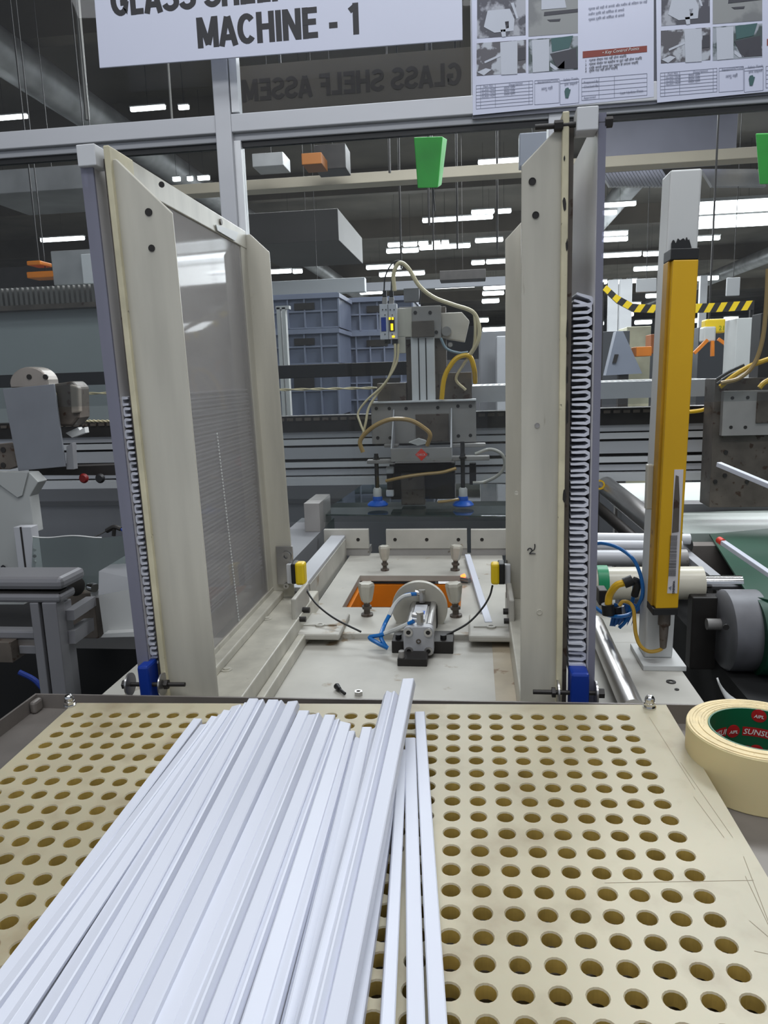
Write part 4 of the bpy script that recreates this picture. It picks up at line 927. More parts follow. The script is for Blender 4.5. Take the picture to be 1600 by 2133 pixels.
# head cables
cbl = [('cream_cable', cable_c, .0052, [(822, 606, 1.90), (820, 570, 1.90), (832, 548, 1.90), (850, 558, 1.90), (874, 596, 1.90), (905, 620, 1.90), (945, 635, 1.89), (985, 650, 1.89), (998, 680, 1.89), (996, 710, 1.89), (980, 738, 1.90)], 'thick cream cable arching over the pick head'),
       ('black_cable', black, .0018, [(800, 606, 1.91), (803, 575, 1.91), (818, 548, 1.91), (838, 545, 1.91), (858, 565, 1.92), (875, 600, 1.93), (874, 634, 1.93)], 'thin black cable arching from the first amplifier plug'),
       ('black_cable', black, .0018, [(815, 606, 1.91), (818, 572, 1.91), (832, 552, 1.915), (856, 562, 1.92), (868, 590, 1.94)], 'thin black cable arching from the second amplifier plug'),
       ('cream_cable', cable_c, .0035, [(988, 652, 1.89), (990, 690, 1.89), (985, 730, 1.90), (965, 760, 1.91), (950, 790, 1.92), (970, 812, 1.93)], 'cream cable dropping beside the motor housing'),
       ('yellow_hose', yel_hose, .0062, [(920, 832, 1.90), (925, 790, 1.90), (938, 762, 1.90), (955, 744, 1.90), (978, 742, 1.90), (988, 770, 1.91), (990, 796, 1.95)], 'thick yellow hose bent beside the pick head column'),
       ('grey_cable', mat('grey_blue_cable', (120, 140, 150), .4), .0032, [(918, 704, 1.90), (930, 726, 1.90), (955, 735, 1.90), (975, 734, 1.90)], 'grey blue cable curving under the motor housing'),
       ('cream_cable', cable_c, .0032, [(823, 716, 1.90), (822, 750, 1.90), (808, 790, 1.90), (786, 820, 1.89), (768, 850, 1.88), (762, 880, 1.87), (756, 905, 1.87)], 'cream cable hanging from the amplifier sockets'),
       ('cream_cable', cable_c, .0028, [(830, 716, 1.90), (826, 756, 1.90), (800, 800, 1.89), (764, 834, 1.88), (746, 860, 1.88), (750, 880, 1.87), (760, 905, 1.86)], 'thin cream cable looping widest beside the amplifier'),
       ('clear_hose', clear_h, .0055, [(756, 942, 1.83), (750, 920, 1.83), (764, 900, 1.83), (790, 882, 1.83), (820, 873, 1.83), (856, 876, 1.83), (884, 892, 1.83), (896, 906, 1.83), (890, 928, 1.84)], 'amber air hose arching across the carriage plate'),
       ('clear_hose', clear_h, .0042, [(804, 1002, 1.84), (840, 994, 1.83), (880, 988, 1.83), (920, 984, 1.83), (950, 976, 1.84)], 'amber air hose under the tool tray'),
       ('clear_hose', clear_h, .0036, [(912, 1046, 1.84), (932, 1044, 1.84), (956, 1040, 1.85)], 'short amber hose ending at the cup beside the marked frame'),
       ('clear_hose', mat('grey_hose', (160, 158, 150), .3), .0042, [(985, 1006, 1.87), (1010, 1004, 1.87), (1040, 988, 1.87), (1052, 966, 1.87), (1044, 945, 1.87), (1020, 936, 1.88), (990, 946, 1.88)], 'grey air hose looping behind the marked frame')]
for n_, m_, r_, p_, l_ in cbl: tag(MB().tube(path(p_), r_).build(n_, m_, smooth=True), l_, 'hose' if 'hose' in n_ else 'cable')
# drive ropes
def rope(x0, y0, x1, y1, Y, lbl, r=.004):
    a = P(x0, y0, Y=Y); b = P(x1, y1, Y=Y); n = 40; m = MB()
    for k in range(2): m.tube([a.lerp(b, i / n) + Vector((0, math.cos(i * 1.57 + k * 3.14) * r * .5, math.sin(i * 1.57 + k * 3.14) * r * .5)) for i in range(n + 1)], r * .55, 6, 2)
    tag(m.build('drive_rope', cable_c, smooth=True), lbl, 'rope')
rope(110, 821, 786, 808, 2.0, 'upper twisted rope between the grey cover plate and the pick head')
rope(120, 877, 300, 877, 2.0, 'lower twisted rope leaving the grey cover plate')

# left carriage
YL = 1.75
lh = thing('carriage_drive', P(80, 975, Y=YL), 'grey cover plate with a rounded pulley housing and motor on the gantry', 'drive unit')
def lpart(pts, Y, th, m, nm, bev=.001): return MB().prism([P(x, y, Y=Y) for x, y in pts], (0, th, 0)).build(nm, m, lh, bev=bev)
lpart([(5, 810), (112, 800), (136, 972), (38, 981)], YL, .006, mat('blue_grey_plate', (118, 121, 127), .55, .1, .1, 10), 'cover_plate')
pts = [(22, 808)] + [(60 + 40 * math.cos(t), 798 - 34 * math.sin(t)) for t in [math.pi - i * math.pi / 14 for i in range(15)]] + [(102, 808)]
lpart(pts, YL + .012, .05, mat('pulley_alu', (150, 142, 134), .4, .4, .15, 14), 'pulley_housing', .003)
for x in (60, 94): 
    c = P(x, 785, Y=YL + .010); MB().cyl(c, c + Vector((0, .004, 0)), .0065, n=12).build('housing_screw', dark, lh)
lpart([(108, 800), (150, 794), (162, 806), (164, 870), (150, 888), (122, 888), (116, 820)], YL + .03, .06, grime, 'motor', .006)
lpart([(144, 800), (162, 806), (164, 860), (148, 862)], YL + .02, .02, mat('motor_beige', (130, 122, 112), .5), 'motor_cap', .004)
lpart([(-12, 926), (26, 922), (34, 972), (20, 978), (-12, 978)], YL + .01, .03, grime, 'side_block', .002)
for y in (937, 969):
    c = P(6, y, Y=YL + .008); MB().cyl(c, c + Vector((0, .004, 0)), .007, n=12).build('housing_screw', dark, lh)
lpart([(138, 930), (150, 922), (154, 978), (138, 978)], YL + .01, .02, panel_g, 'hinge_tab')
lpart([(136, 902), (162, 890), (166, 896), (176, 890), (178, 902), (150, 912)], YL + .05, .02, white_p, 'cloth_scrap')
MB().prism([P(x, y, Y=YL + .1) for x, y in ((60, 975), (260, 968), (260, 990), (60, 990))], (0, .05, 0)).build('dark_bed', dark, lh)
for x, m in ((176, red), (210, dark)):
    c = P(x, 996, Y=YL + .06); tag(MB().lathe(c, [(.012, 0), (.013, .004), (.009, .010)], (0, -1, 0), 20).build('push_button', mat('dark_red', (110, 10, 8), .5) if m is red else black, smooth=True), ('dark red' if m is red else 'black') + ' push button under the gantry beam beside the cover plate', 'button')
# white machine leg
wl = thing('machine_column', P(40, 1190, Y=1.70), 'white painted machine column under the grey cover plate', 'column')
white_d = mat('dull_white_paint', (160, 162, 160), .5)
MB().prism([P(x, y, Y=1.70) for x, y in ((-30, 985), (62, 985), (80, 1004), (62, 1034), (72, 1110), (40, 1110), (50, 1260), (-30, 1260))], (0, .04, 0)).build('column_body', white_d, wl, bev=.002)
MB().prism([P(x, y, Y=1.695) for x, y in ((-30, 1008), (0, 1010), (36, 1036), (46, 1032), (58, 984), (-30, 984))], (0, .005, 0)).build('gusset', white_d, wl)
text('O', 'lettering', ink, wl, P(2, 1196, Y=1.694), .034, sx=.62, bold=.001)
ap = thing('slotted_upright', P(60, 1195, Y=1.66), 'short slotted aluminium upright in front of the white column', 'upright')
a, b = slab(34, 1098, 70, 1200, 1.66, .03); box(a, b).build('profile', alu, ap, bev=.001)
a, b = slab(47, 1098, 50, 1200, 1.658, .003); box(a, b).build('slot', dark, ap)
for y in (1145, 1158, 1170): 
    c = P(73, y, Y=1.655); MB().cyl(c, c + Vector((0, -.004, 0)), .004, n=10).build('slot_nut', steel_l if y != 1158 else dark, ap)
cs_ = thing('clear_guard_sheet', P(150, 1220, Y=1.6), 'bent clear plastic guard sheet behind the aluminium bench', 'guard')
vs = []
for k in range(13):
    x = 68 + k * 18; vs += [P(x, 1118 + 2 * math.sin(k), Y=1.62 + .01 * math.sin(k * .9)), P(x - 4, 1240 - (k > 6) * 6 * (k - 6), Y=1.58 + .01 * math.sin(k * .7))]
o = MB().add(vs, [(2 * i, 2 * i + 1, 2 * i + 3, 2 * i + 2) for i in range(12)]).build('sheet', plast, cs_, smooth=True)
MB().tube([vs[i] for i in range(0, 18, 2)], .0016).build('sheet_edge', white_p, cs_)
# aluminium bench
YB1 = 1.28
bn = thing('profile_bench', (P(100, 1330, Y=YB1).x, YB1, 0), 'grooved aluminium profile bench with square legs', 'bench')
def bp(x0, y0, x1, y1, m, nm, dy=0, th=.04, bev=.001):
    a, b = slab(x0, y0, x1, y1, YB1 + dy, th); return box(a, b).build(nm, m, bn, bev=bev)
alu_b = mat('bench_aluminium', (132, 131, 134), .4, .3, .1, 6)
alu_keep, alu = alu, alu_b
bp(-200, 1204, 128, 1230, alu, 'top_rail', 0, .09, .009); bp(-200, 1232, 124, 1238, dark, 'rail_groove', .006, .03); bp(-200, 1238, 124, 1256, alu, 'top_rail', 0, .06, .006)
for x0, x1, dy in ((72, 90, .0), (97, 127, -.002), (129, 142, .03)):
    a, b = slab(x0, 1256, x1, 1440, YB1 + dy, .03); box((a[0], a[1], .2), (b[0], b[1], b[2])).build('leg', alu, bn, bev=.002)
a, b = slab(90, 1256, 97, 1440, YB1 + .01, .02); box((a[0], a[1], .2), (b[0], b[1], b[2])).build('leg_groove', dark, bn)
bp(-200, 1314, 74, 1330, alu, 'cross_bar', .01, .03, .003); bp(-200, 1330, 74, 1345, steel, 'cross_bar', .014, .03); bp(40, 1346, 78, 1362, alu, 'bracket', .01, .03)
MB().bar(P(144, 1282, Y=1.31), P(190, 1252, Y=1.42), .02, .02).build('side_bar', alu, bn); MB().bar(P(146, 1328, Y=1.31), P(186, 1300, Y=1.42), .02, .026).build('side_bar', alu, bn)
bp(-40, 1338, 24, 1380, grime, 'gear_case', -.01, .06)
alu = alu_keep
# shaft bearing and the white carton
sb = thing('shaft_bearing', P(175, 1240, Y=1.5), 'black bearing with bright shaft end beside the bench', 'bearing')
c = P(160, 1222, Y=1.5); MB().lathe(c, [(.012, -.02), (.021, -.018), (.021, 0), (.014, .003)], (1, -.5, 0), 24).build('bearing_ring', dark, sb, smooth=True)
c2 = P(186, 1222, Y=1.48); MB().lathe(c2, [(.009, 0), (.010, .006), (.010, .02)], (1, -.5, 0), 16).build('shaft_end', chrome, sb, smooth=True)
a, b = slab(188, 1232, 207, 1246, 1.48, .02); box(a, b).build('white_block', white_p, sb, bev=.002)
a, b = slab(140, 1235, 200, 1330, 1.55, .05); box(a, b).build('bearing_bracket', grime, sb, bev=.002)
wc = thing('white_cover', P(250, 1325, Y=1.45), 'white folded sheet cover with dark grey sloping top beside the window frame', 'cover')
MB().prism([P(x, y, Y=1.42) for x, y in ((205, 1240), (330, 1216), (330, 1314), (216, 1320))], (0, .01, 0)).build('front_sheet', white_p, wc)
MB().add([P(205, 1240, Y=1.42), P(330, 1216, Y=1.42), P(330, 1140, Y=1.75), P(270, 1152, Y=1.70), P(206, 1190, Y=1.55)], [(0, 1, 2, 3, 4)]).build('sloping_top', panel_g, wc)
MB().prism([P(x, y, Y=1.40) for x, y in ((216, 1320), (330, 1314), (330, 1325), (210, 1328))], (0, .03, 0)).build('lower_lip', white_p, wc)
gun = thing('air_gun', P(235, 1115, Y=1.7), 'small black air blow gun lying on the guard edge', 'air gun')
MB().tube(path([(198, 1118, 1.68), (222, 1106, 1.7)]), .0015).tube(path([(222, 1106, 1.7), (238, 1098, 1.7), (252, 1102, 1.7)]), .006).tube(path([(238, 1100, 1.7), (237, 1116, 1.7)]), .005).build('gun_body', dark, gun, smooth=True)
MB().tube(path([(252, 1102, 1.7), (262, 1110, 1.7), (275, 1116, 1.7)]), .003).build('gun_hose', blue, gun, smooth=True)
tag(box((-.62, 1.15, 0), (-.50, 2.08, .76)).build('green_conveyor', mat('shaded_green_belt', (8, 48, 38), .6)), 'green conveyor belt deep under the window frame, darkened for its shade', 'conveyor')  # belt green made much darker, its shade put into the colour
tag(MB().tube(path([(40, 1400, 1.5), (70, 1415, 1.5), (90, 1435, 1.5)]), .006).build('air_hose', blue, smooth=True), 'dark blue hose hanging in the shadow under the bench', 'hose')
tag(box((-1.6, 1.64, .0), (-.63, 2.08, .86)).build('shade_block', shade_black), 'added black block standing for the shade under the bench', 'cabinet')  # black box added where only deep shade shows below the bench

# right carriage
YR = 1.85
rc = thing('carriage_drive', P(1540, 1040, Y=YR), 'dark steel carriage with drilled grey plate beyond the light curtain', 'drive unit')
def rp(x0, y0, x1, y1, m, nm, dy=0, th=.02, bev=.001):
    a, b = slab(x0, y0, x1, y1, YR + dy, th); return box(a, b).build(nm, m, rc, bev=bev)
rp(1484, 786, 1720, 1056, grime, 'carriage_body', .02, .08)
rp(1506, 812, 1720, 906, plate_g, 'drilled_plate', 0, .02); rp(1577, 815, 1720, 880, grime, 'side_plate', -.004, .004)
rp(1582, 650, 1720, 800, dark, 'upper_body', .03, .06)
for x, y, r in ((1526, 829, .004), (1558, 828, .004), (1523, 890, .004), (1553, 890, .004)):
    c = P(x, y, Y=YR - .001); MB().cyl(c, c + Vector((0, .002, 0)), r, n=12).build('screw_hole', dark, rc)
for x, y in ((1512, 942), (1510, 990), (1490, 1003), (1556, 1003)):
    c = P(x, y, Y=YR + .019); MB().cyl(c, c + Vector((0, -.002, 0)), .005, n=12).build('screw_head', dark, rc)
for nm, m, r, p, l in (('yellow_hose', yel_hose, .006, [(1500, 806, 1.84), (1530, 782, 1.84), (1560, 764, 1.84), (1590, 752, 1.83), (1640, 735, 1.83)], 'yellow hose bundled with black cables at the far carriage'),
                        ('clear_hose', clear_h, .005, [(1502, 798, 1.83), (1540, 788, 1.83), (1570, 760, 1.83), (1588, 710, 1.83), (1596, 640, 1.83), (1600, 560, 1.83)], 'amber hose rising beside the far carriage'),
                        ('black_cable', black, .004, [(1494, 790, 1.85), (1520, 774, 1.85), (1550, 760, 1.85)], 'upper black cable leaving the perforated cable tray'),
                        ('black_cable', black, .004, [(1494, 800, 1.855), (1524, 780, 1.855), (1560, 768, 1.85)], 'lower black cable leaving the perforated cable tray'),
                        ('yellow_hose', yel_hose, .006, [(1582, 808, 1.82), (1596, 795, 1.82), (1640, 775, 1.82)], 'short yellow hose above the drilled grey plate'),
                        ('yellow_hose', yel_hose, .005, [(1436, 858, 1.98), (1460, 855, 1.98), (1488, 846, 1.98)], 'yellow hose on the gantry beam beside the light curtain')):
    tag(MB().tube(path(p), r).build(nm, m, smooth=True), l, 'hose' if 'hose' in nm else 'cable')

# ================================================================ SIGN AND DOCUMENTS
YS = 1.69
sg = thing('hanging_sign', (-0.41, YS, 2.18), 'large white hanging sign with bold black capital letters', 'sign')
MB().prism([(-.810, YS, 2.186), (-.0165, YS, 2.179), (-.0165, YS, 2.48), (-.805, YS, 2.48)], (0, .004, 0)).build('board', sign_w, sg, bev=.0008)
capitals('MACHINE - 1', 'lettering', ink, sg, P(412, 100, Y=YS).x, P(756, 77, Y=YS).x, P(415, 101, Y=YS).z, .0600, YS)
capitals('GLASS SHELF ASSEMBLY', 'lettering', ink, sg, P(233, 36, Y=YS).x, P(925, -5, Y=YS).x, P(260, 33, Y=YS).z, .0600, YS)
# hanging sign's reflection in the glass, built as a sheet with reversed letters
sk = thing('sign_reflection', (-0.3, 1.95, 2.15), 'dark see-through sheet added behind the upper glass for the reflected sign lettering', 'sign')
a, b = slab(500, 118, 985, 232, 1.93, .003); box(a, b).build('sheet', refl_sheet, sk)
for xx in (a[0] + .1, b[0] - .1): box((xx - .003, 1.94, b[2] - .01), (xx + .003, 1.946, 5.3)).build('hanger', dark, sk)
capitals('GLASS SHELF ASSEM', 'reversed_lettering', mat('reflection_ink', (66, 58, 52), .7), sk, P(962, 186, Y=1.93).x, P(505, 214, Y=1.93).x, P(720, 196, Y=1.93).z, .050, 1.929)
# documents
YD = 1.742
def doc(dx, dy, lbl, w=375, full=True):
    d = thing('work_instruction_sheet', P(985 + dx + w / 2, 225 + dy, Y=YD), lbl, 'document', 'instruction sheets taped to the enclosure')
    def q(pts, m, nm, k=1, par=None):
        return MB().prism([P(x + dx, y + dy, Y=YD - .0006 * k) for x, y in pts], (0, .0005, 0)).build(nm, m, par or d)
    q([(982, -60), (1362, -90), (1362, 202), (985, 240)], paper, 'paper_sheet')
    ph = lambda nm, c1, c2, sc: mat(nm, c1, .5, 0, 0, sc, 0, c2, .5)
    def pic(x0, y0, x1, y1, m):
        sl = -.07; return q([(x0, y0), (x1, y0 + (x1 - x0) * sl), (x1, y1 + (x1 - x0) * sl), (x0, y1)], m, 'printed_photo', 2)
    p1 = pic(994, -50, 1095, 80, ph('photo_a', (62, 62, 72), (150, 152, 160), 6)); p2 = pic(1101, -60, 1204, 76, ph('photo_b', (128, 130, 130), (104, 106, 108), 3))
    p3 = pic(993, 90, 1096, 158, ph('photo_c', (74, 72, 78), (160, 164, 172), 9)); p4 = pic(1101, 82, 1204, 152, ph('photo_d', (140, 146, 154), (54, 68, 68), 8))
    def pb(pts, m, par): q(pts, m, 'photo_detail', 3, par)
    lg = mat('print_light', (172, 176, 186), .6); dk = mat('print_dark', (52, 52, 60), .6); gn = mat('print_green', (50, 84, 84), .6); br = mat('print_tan', (150, 134, 110), .6)
    pb([(1016, 22), (1062, 18), (1072, 40), (1070, 64), (1030, 68), (1008, 56)], lg, p1); pb([(1052, 45), (1060, 44), (1060, 58), (1054, 60)], dk, p1); pb([(1043, 62), (1053, 61), (1054, 76), (1046, 77)], lg, p1)
    pb([(1064, 6), (1070, 5), (1080, 38), (1076, 39)], lg, p1); pb([(1128, 0), (1176, -4), (1180, 16), (1128, 20)], lg, p2); pb([(1134, 25), (1204, 18), (1204, 25), (1133, 33)], dk, p2); pb([(1140, 41), (1168, 39), (1166, 44), (1146, 45)], dk, p2)
    pb([(1042, 88), (1078, 85), (1078, 154), (1044, 156)], lg, p3); pb([(1009, 128), (1044, 112), (1044, 117), (1010, 132)], lg, p3); pb([(994, 150), (1012, 142), (1024, 145), (1008, 157)], lg, p3); pb([(1080, 100), (1094, 98), (1094, 124), (1079, 126)], dk, p3)
    pb([(1108, 84), (1144, 81), (1144, 148), (1110, 151)], lg, p4); pb([(1148, 80), (1194, 74), (1186, 100), (1150, 108)], gn, p4); pb([(1146, 112), (1200, 100), (1204, 142), (1162, 145)], dk, p4); pb([(1160, 142), (1176, 126), (1176, 143)], br, p4); pb([(1146, 130), (1166, 144), (1156, 146), (1146, 138)], lg, p4)
    if full:
        q([(1214, 107), (1348, 95), (1348, 108), (1214, 121)], maroon, 'maroon_header', 2)
    def tx(s, x, y, size, m=ink, sh=0, k=3):
        p = P(x + dx, y + dy, Y=YD - .0006 * k); return text(s, 'printed_text', m, d, p, size, (math.pi / 2, -.035, 0), 1, 0, .0001, shear=sh)
    if full:
        tx('• Key Control Points', 1254, 113, .0088, white_p, .3)
        for i, (s, y) in enumerate((('ग्लास शेल्फ गंदा नहीं होना चाहिए', 129), ('ग्लास शेल्फ पर स्क्रैच या टूटा नहीं होना चाहिए', 137), ('ट्रिम लगाते समय पूरा ध्यान से लगाना चाहिए', 145), ('ट्रिम गंदा नहीं होना चाहिए', 151))):
            tx('%d   ' % (i + 1) + s, 1219, y, .0062)
        for s, y in (('ग्लास को सही से लगाये और मशीन के निशान पर रखें', 21), ('मशीन ट्रिम को सिलेंडर से लगाये', 32), ('ग्लास ट्रिम को सिलेंडर से लगाये', 43)): tx(s, 1226, y, .0062, ink_g)
        tx('Last Update Date:', 1292, 196, .0065, ink_g); tx('Prepared By', 1216, 174, .0062, ink_g); tx('Checked By', 1216, 183, .0062, ink_g); tx('Approved', 1216, 206, .0062, ink_g)
    tx('Part No.', 1007, 182, .0062, ink_g); tx('Description', 1060, 178, .0062, ink_g); tx('Equipment/Tools', 1120, 173, .0062, ink_g); tx('Safety Tools', 1174, 168, .0060, ink_g); tx('लागू नहीं', 1128, 188, .0075, ink_g); tx('हाथ दस्ताने', 1176, 178, .0062, ink_g)
    for y in (190, 197, 203): tx('GLASS TRIM', 1003, y, .0056, ink_g); tx('शेल्फ ट्रिम', 1050, y - 5, .0056, ink_g)
    ln = MB()
    def line(x0, y0, x1, y1, w=.7):
        if abs(x1 - x0) > abs(y1 - y0): pts = [(x0, y0 - w / 2), (x1, y1 - w / 2), (x1, y1 + w / 2), (x0, y0 + w / 2)]
        else: pts = [(x0 - w / 2, y0), (x0 + w / 2, y0), (x1 + w / 2, y1), (x1 - w / 2, y1)]
        ln.prism([P(x + dx, y + dy, Y=YD - .0012) for x, y in pts], (0, .0004, 0))
    for k in range(8): line(992, 178 + k * 7, 1110, 168 + k * 7)
    for x in (992, 1001, 1032, 1102, 1110): line(x, 178 - (x - 992) * .085, x, 227 - (x - 992) * .085)
    for x0, x1 in ((1114, 1165), (1167, 1206)):
        line(x0, 168, x1, 164); line(x0, 174, x1, 170); line(x0, 218, x1, 214); line(x0, 168, x0, 218); line(x1, 164, x1, 214)
    if full:
        for k in range(6): line(1212, 164 + k * 9, 1348, 153 + k * 9)
        for x in (1212, 1248, 1280, 1348): line(x, 164 - (x - 1212) * .08, x, 209 - (x - 1212) * .08)
    ln.build('table_rules', ink_g, d).__setitem__('kind', 'stuff')
    hand = MB().prism([P(x + dx, y + dy, Y=YD - .0018) for x, y in ((1178, 204), (1176, 190), (1178, 184), (1181, 183), (1184, 182), (1186, 186), (1189, 186), (1187, 194), (1184, 204))], (0, .0004, 0))
    hand.build('glove_picture', gn, d)
doc(0, 0, 'white instruction sheet with maroon header nearest the hanging sign')
doc(384, -26, 'second white instruction sheet farther from the sign', 235)
box((0.0, YD + .003, 2.04), (.9, YD + .007, 2.5)).build('backing_board', mat('board_grey', (92, 94, 104), .6), bpy.data.objects['work_instruction_sheet']) if False else None
tag(MB().prism([P(x, y, Y=YD + .003) for x, y in ((984, -100), (1750, -160), (1750, 185), (984, 248))], (0, .004, 0)).build('backing_board', mat('board_grey', (84, 86, 96), .6)), 'dark grey backing board behind the instruction sheets', 'board')

# ================================================================ BEHIND THE GLASS: HALL
# green hoods
for i, (x0, x1, Y, l) in enumerate(((862, 928, 2.6, 'bright green tapered hood hanging above the pick head'), (1574, 1650, 2.6, 'bright green tapered hood hanging near the far carriage'))):
    dxx = x0 - 862; dyy = 0 if i == 0 else -8
    t = thing('green_hood', P(895 + dxx, 392 + dyy, Y=Y), l, 'hood')
    a = [P(x + dxx, y + dyy, Y=Y) for x, y in ((870, 392), (912, 391), (922, 284), (862, 286))]
    b = [P(x + dxx, y + dyy, Y=Y + .06) for x, y in ((874, 388), (920, 386), (932, 290), (866, 290))]
    MB().add(a + b, [(0, 1, 2, 3), (7, 6, 5, 4), (0, 4, 5, 1), (1, 5, 6, 2), (2, 6, 7, 3), (3, 7, 4, 0)]).build('hood_shell', green, t, bev=.003)
    hp = P(893 + dxx, 300 + dyy, Y=Y + .03); MB().cyl(hp, (hp.x, hp.y, 5.3), .004, n=8).cyl(P(902 + dxx, 390 + dyy, Y=Y + .03), P(906 + dxx, 440 + dyy, Y=Y + .03), .003, n=8).build('hanger', dark, t)
# crates
def crate(x0, y0, x1, y1, Y, dep, lbl):
    a, b = slab(x0, y0, x1, y1, Y, dep); t = thing('plastic_crate', ((a[0] + b[0]) / 2, Y, a[2]), lbl, 'crate', 'blue grey crates stacked behind the gantry')
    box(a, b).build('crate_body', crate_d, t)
    r = MB(); W_, H_ = b[0] - a[0], b[2] - a[2]; nx = max(2, int(W_ / .075)); nz = max(2, int(H_ / .085))
    for k in range(nx + 1): x = a[0] + W_ * k / nx; r.box((x - .004, Y - .012, a[2]), (x + .004, Y, b[2]))
    for k in range(nz + 1): z = a[2] + H_ * k / nz; r.box((a[0], Y - .011, z - .004), (b[0], Y, z + .004))
    r.build('crate_ribs', crate_m, t); box((a[0] - .008, Y - .02, b[2] - .02), (b[0] + .008, Y + dep, b[2])).build('crate_rim', crate_m, t)
    box((a[0] + W_ * .35, Y - .014, a[2] + H_ * .55), (a[0] + W_ * .65, Y - .008, a[2] + H_ * .75)).build('hand_grip', dark, t)
crate(566, 614, 706, 684, 3.6, .36, 'blue grey crate on top of the stack behind the white posts')
crate(566, 687, 706, 758, 3.6, .36, 'blue grey crate second in the stack behind the white posts')
crate(566, 761, 706, 866, 3.6, .36, 'blue grey crate lowest seen in the stack behind the white posts')
crate(714, 620, 860, 688, 4.0, .5, 'blue grey crate on top of the stack behind the sensor amplifier')
crate(714, 691, 860, 758, 4.0, .5, 'blue grey crate second in the stack behind the sensor amplifier')
crate(714, 761, 900, 866, 4.0, .5, 'blue grey crate lowest seen in the stack behind the rope clamp')
for (x0, x1, Y, l) in ((566, 706, 3.6, 'grey stand carrying the crates behind the white posts'), (714, 900, 4.0, 'grey stand carrying the crates behind the rope clamp')):
    a, b = slab(x0, 868, x1, 880, Y, .34); tag(box((a[0], a[1], 0), (b[0], b[1], b[2])).build('crate_stand', dark), l, 'stand')
wp = thing('white_rack', P(590, 860, Y=3.0), 'pair of slim white rack posts in front of the crates', 'rack')
for x in (586, 597):
    a, b = slab(x - 4, 640, x + 3, 870, 3.0, .03); box((a[0], a[1], 0), b).build('post', white_p, wp)
a, b = slab(574, 637, 602, 644, 3.0, .03); box(a, b).build('top_bar', white_p, wp)
# big white cabinet at the left with corrugated ledge
a, b = slab(-150, 640, 470, 1000, 2.75, .6)
lw = thing('white_enclosure', ((a[0] + b[0]) / 2, 2.75, 0), 'large pale grey enclosure wall behind the cover plate', 'enclosure')
box((a[0], a[1], .0), b).build('wall_panel', mat('pale_enclosure', (158, 166, 166), .35, 0, .06, 2), lw)
lg = MB(); n = 60
for k in range(n):
    x = a[0] + (b[0] - a[0]) * k / n; lg.box((x, 2.70, b[2] + .004), (x + (b[0] - a[0]) / n * .55, 2.78, b[2] + .075))
lg.build('corrugated_ledge', duct, lw).__setitem__('kind', 'stuff'); box((a[0], 2.69, b[2] - .008), (b[0], 2.80, b[2] + .010)).build('ledge_strip', grime, lw)
def bgbox(name, x0, y0, x1, y1, Y, th, m, lbl, cat, group=None):
    a, b = slab(x0, y0, x1, y1, Y, th)
    if name in ('machine_block', 'white_pillar', 'parts_shelf'): a = (a[0], a[1], 0)
    if (a[2] + b[2]) / 2 < 1.95 or name == 'cream_bar': return tag(box(a, b).build(name, m, bev=.004), lbl, cat, group)
    t = thing(name, ((a[0] + b[0]) / 2, Y + th / 2, b[2]), lbl, cat, group); box(a, b).build('casing', m, t, bev=.004)
    xx = (a[0] + b[0]) / 2; box((xx - .002, Y + th / 2 - .002, b[2]), (xx + .002, Y + th / 2 + .002, 5.3)).build('hanger', dark, t)
    return t
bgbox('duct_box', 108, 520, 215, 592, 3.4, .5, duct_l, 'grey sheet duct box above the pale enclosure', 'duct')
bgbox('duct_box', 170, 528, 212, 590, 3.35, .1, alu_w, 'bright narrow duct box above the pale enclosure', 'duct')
bgbox('orange_motor', 55, 543, 84, 552, 3.4, .1, orange, 'small orange machine part above the enclosure, upper one', 'machine part')
bgbox('orange_motor', 55, 565, 112, 578, 3.4, .1, orange, 'small orange machine part above the enclosure, lower one', 'machine part')
bgbox('dark_machine', -20, 555, 120, 602, 3.6, .3, dark, 'dark machinery behind the small orange parts', 'machine')
bgbox('duct_box', -60, 350, 175, 400, 4.6, .6, duct_l, 'pale duct section high above the enclosure', 'duct')
bgbox('cream_bar', 180, 352, 1620, 374, 5.6, .15, bar_c, 'long cream crossbeam high behind the glass', 'beam')
bgbox('reflector_panel', 1245, 245, 1535, 345, 5.8, .1, mat('hazy_panel', (132, 132, 146), .5, 0, .4, 1.5), 'hazy grey ceiling panel above the light curtain post', 'panel')
bgbox('duct_box', 500, 440, 705, 506, 7.0, 1.5, mat('dark_duct', (70, 68, 66), .6, 0, .3, 1), 'dark rectangular duct below the ceiling behind the mullion', 'duct')
bgbox('orange_motor', 628, 318, 670, 342, 5.0, .2, mat('rust_orange', (150, 90, 30), .6), 'rust orange hoist motor near the mullion', 'motor')
bgbox('dark_hoist', 655, 300, 720, 352, 5.2, .2, dark, 'dark hoist frame near the mullion', 'hoist')
bgbox('pale_fixture', 525, 318, 590, 346, 5.2, .2, duct_l, 'pale fixture panel just past the mullion', 'fixture')
bgbox('pale_fixture', 1082, 275, 1140, 345, 2.5, .05, mat('pale_box', (176, 178, 190), .5), 'pale box hanging behind the chamfered top of the marked frame', 'box')
# corrugated ceiling sheets
for i, (x0, x1) in enumerate(((1248, 1380), (1462, 1575))):
    cs2 = MB()
    for k in range(18):
        x = x0 + (x1 - x0) * k / 18; p = P(x, 352, Y=6.0); q_ = P(x + 22, 388, Y=6.0); cs2.prism([p, p + Vector((.02, 0, 0)), q_ + Vector((.02, 0, 0)), q_], (0, .05, 0))
    o = cs2.build('corrugated_sheet', duct_l); o['kind'] = 'stuff'; tag(o, 'ribbed metal roof sheet ' + ('between the marked frame and the post' if i == 0 else 'between the post and the green hood'), 'roof sheet')
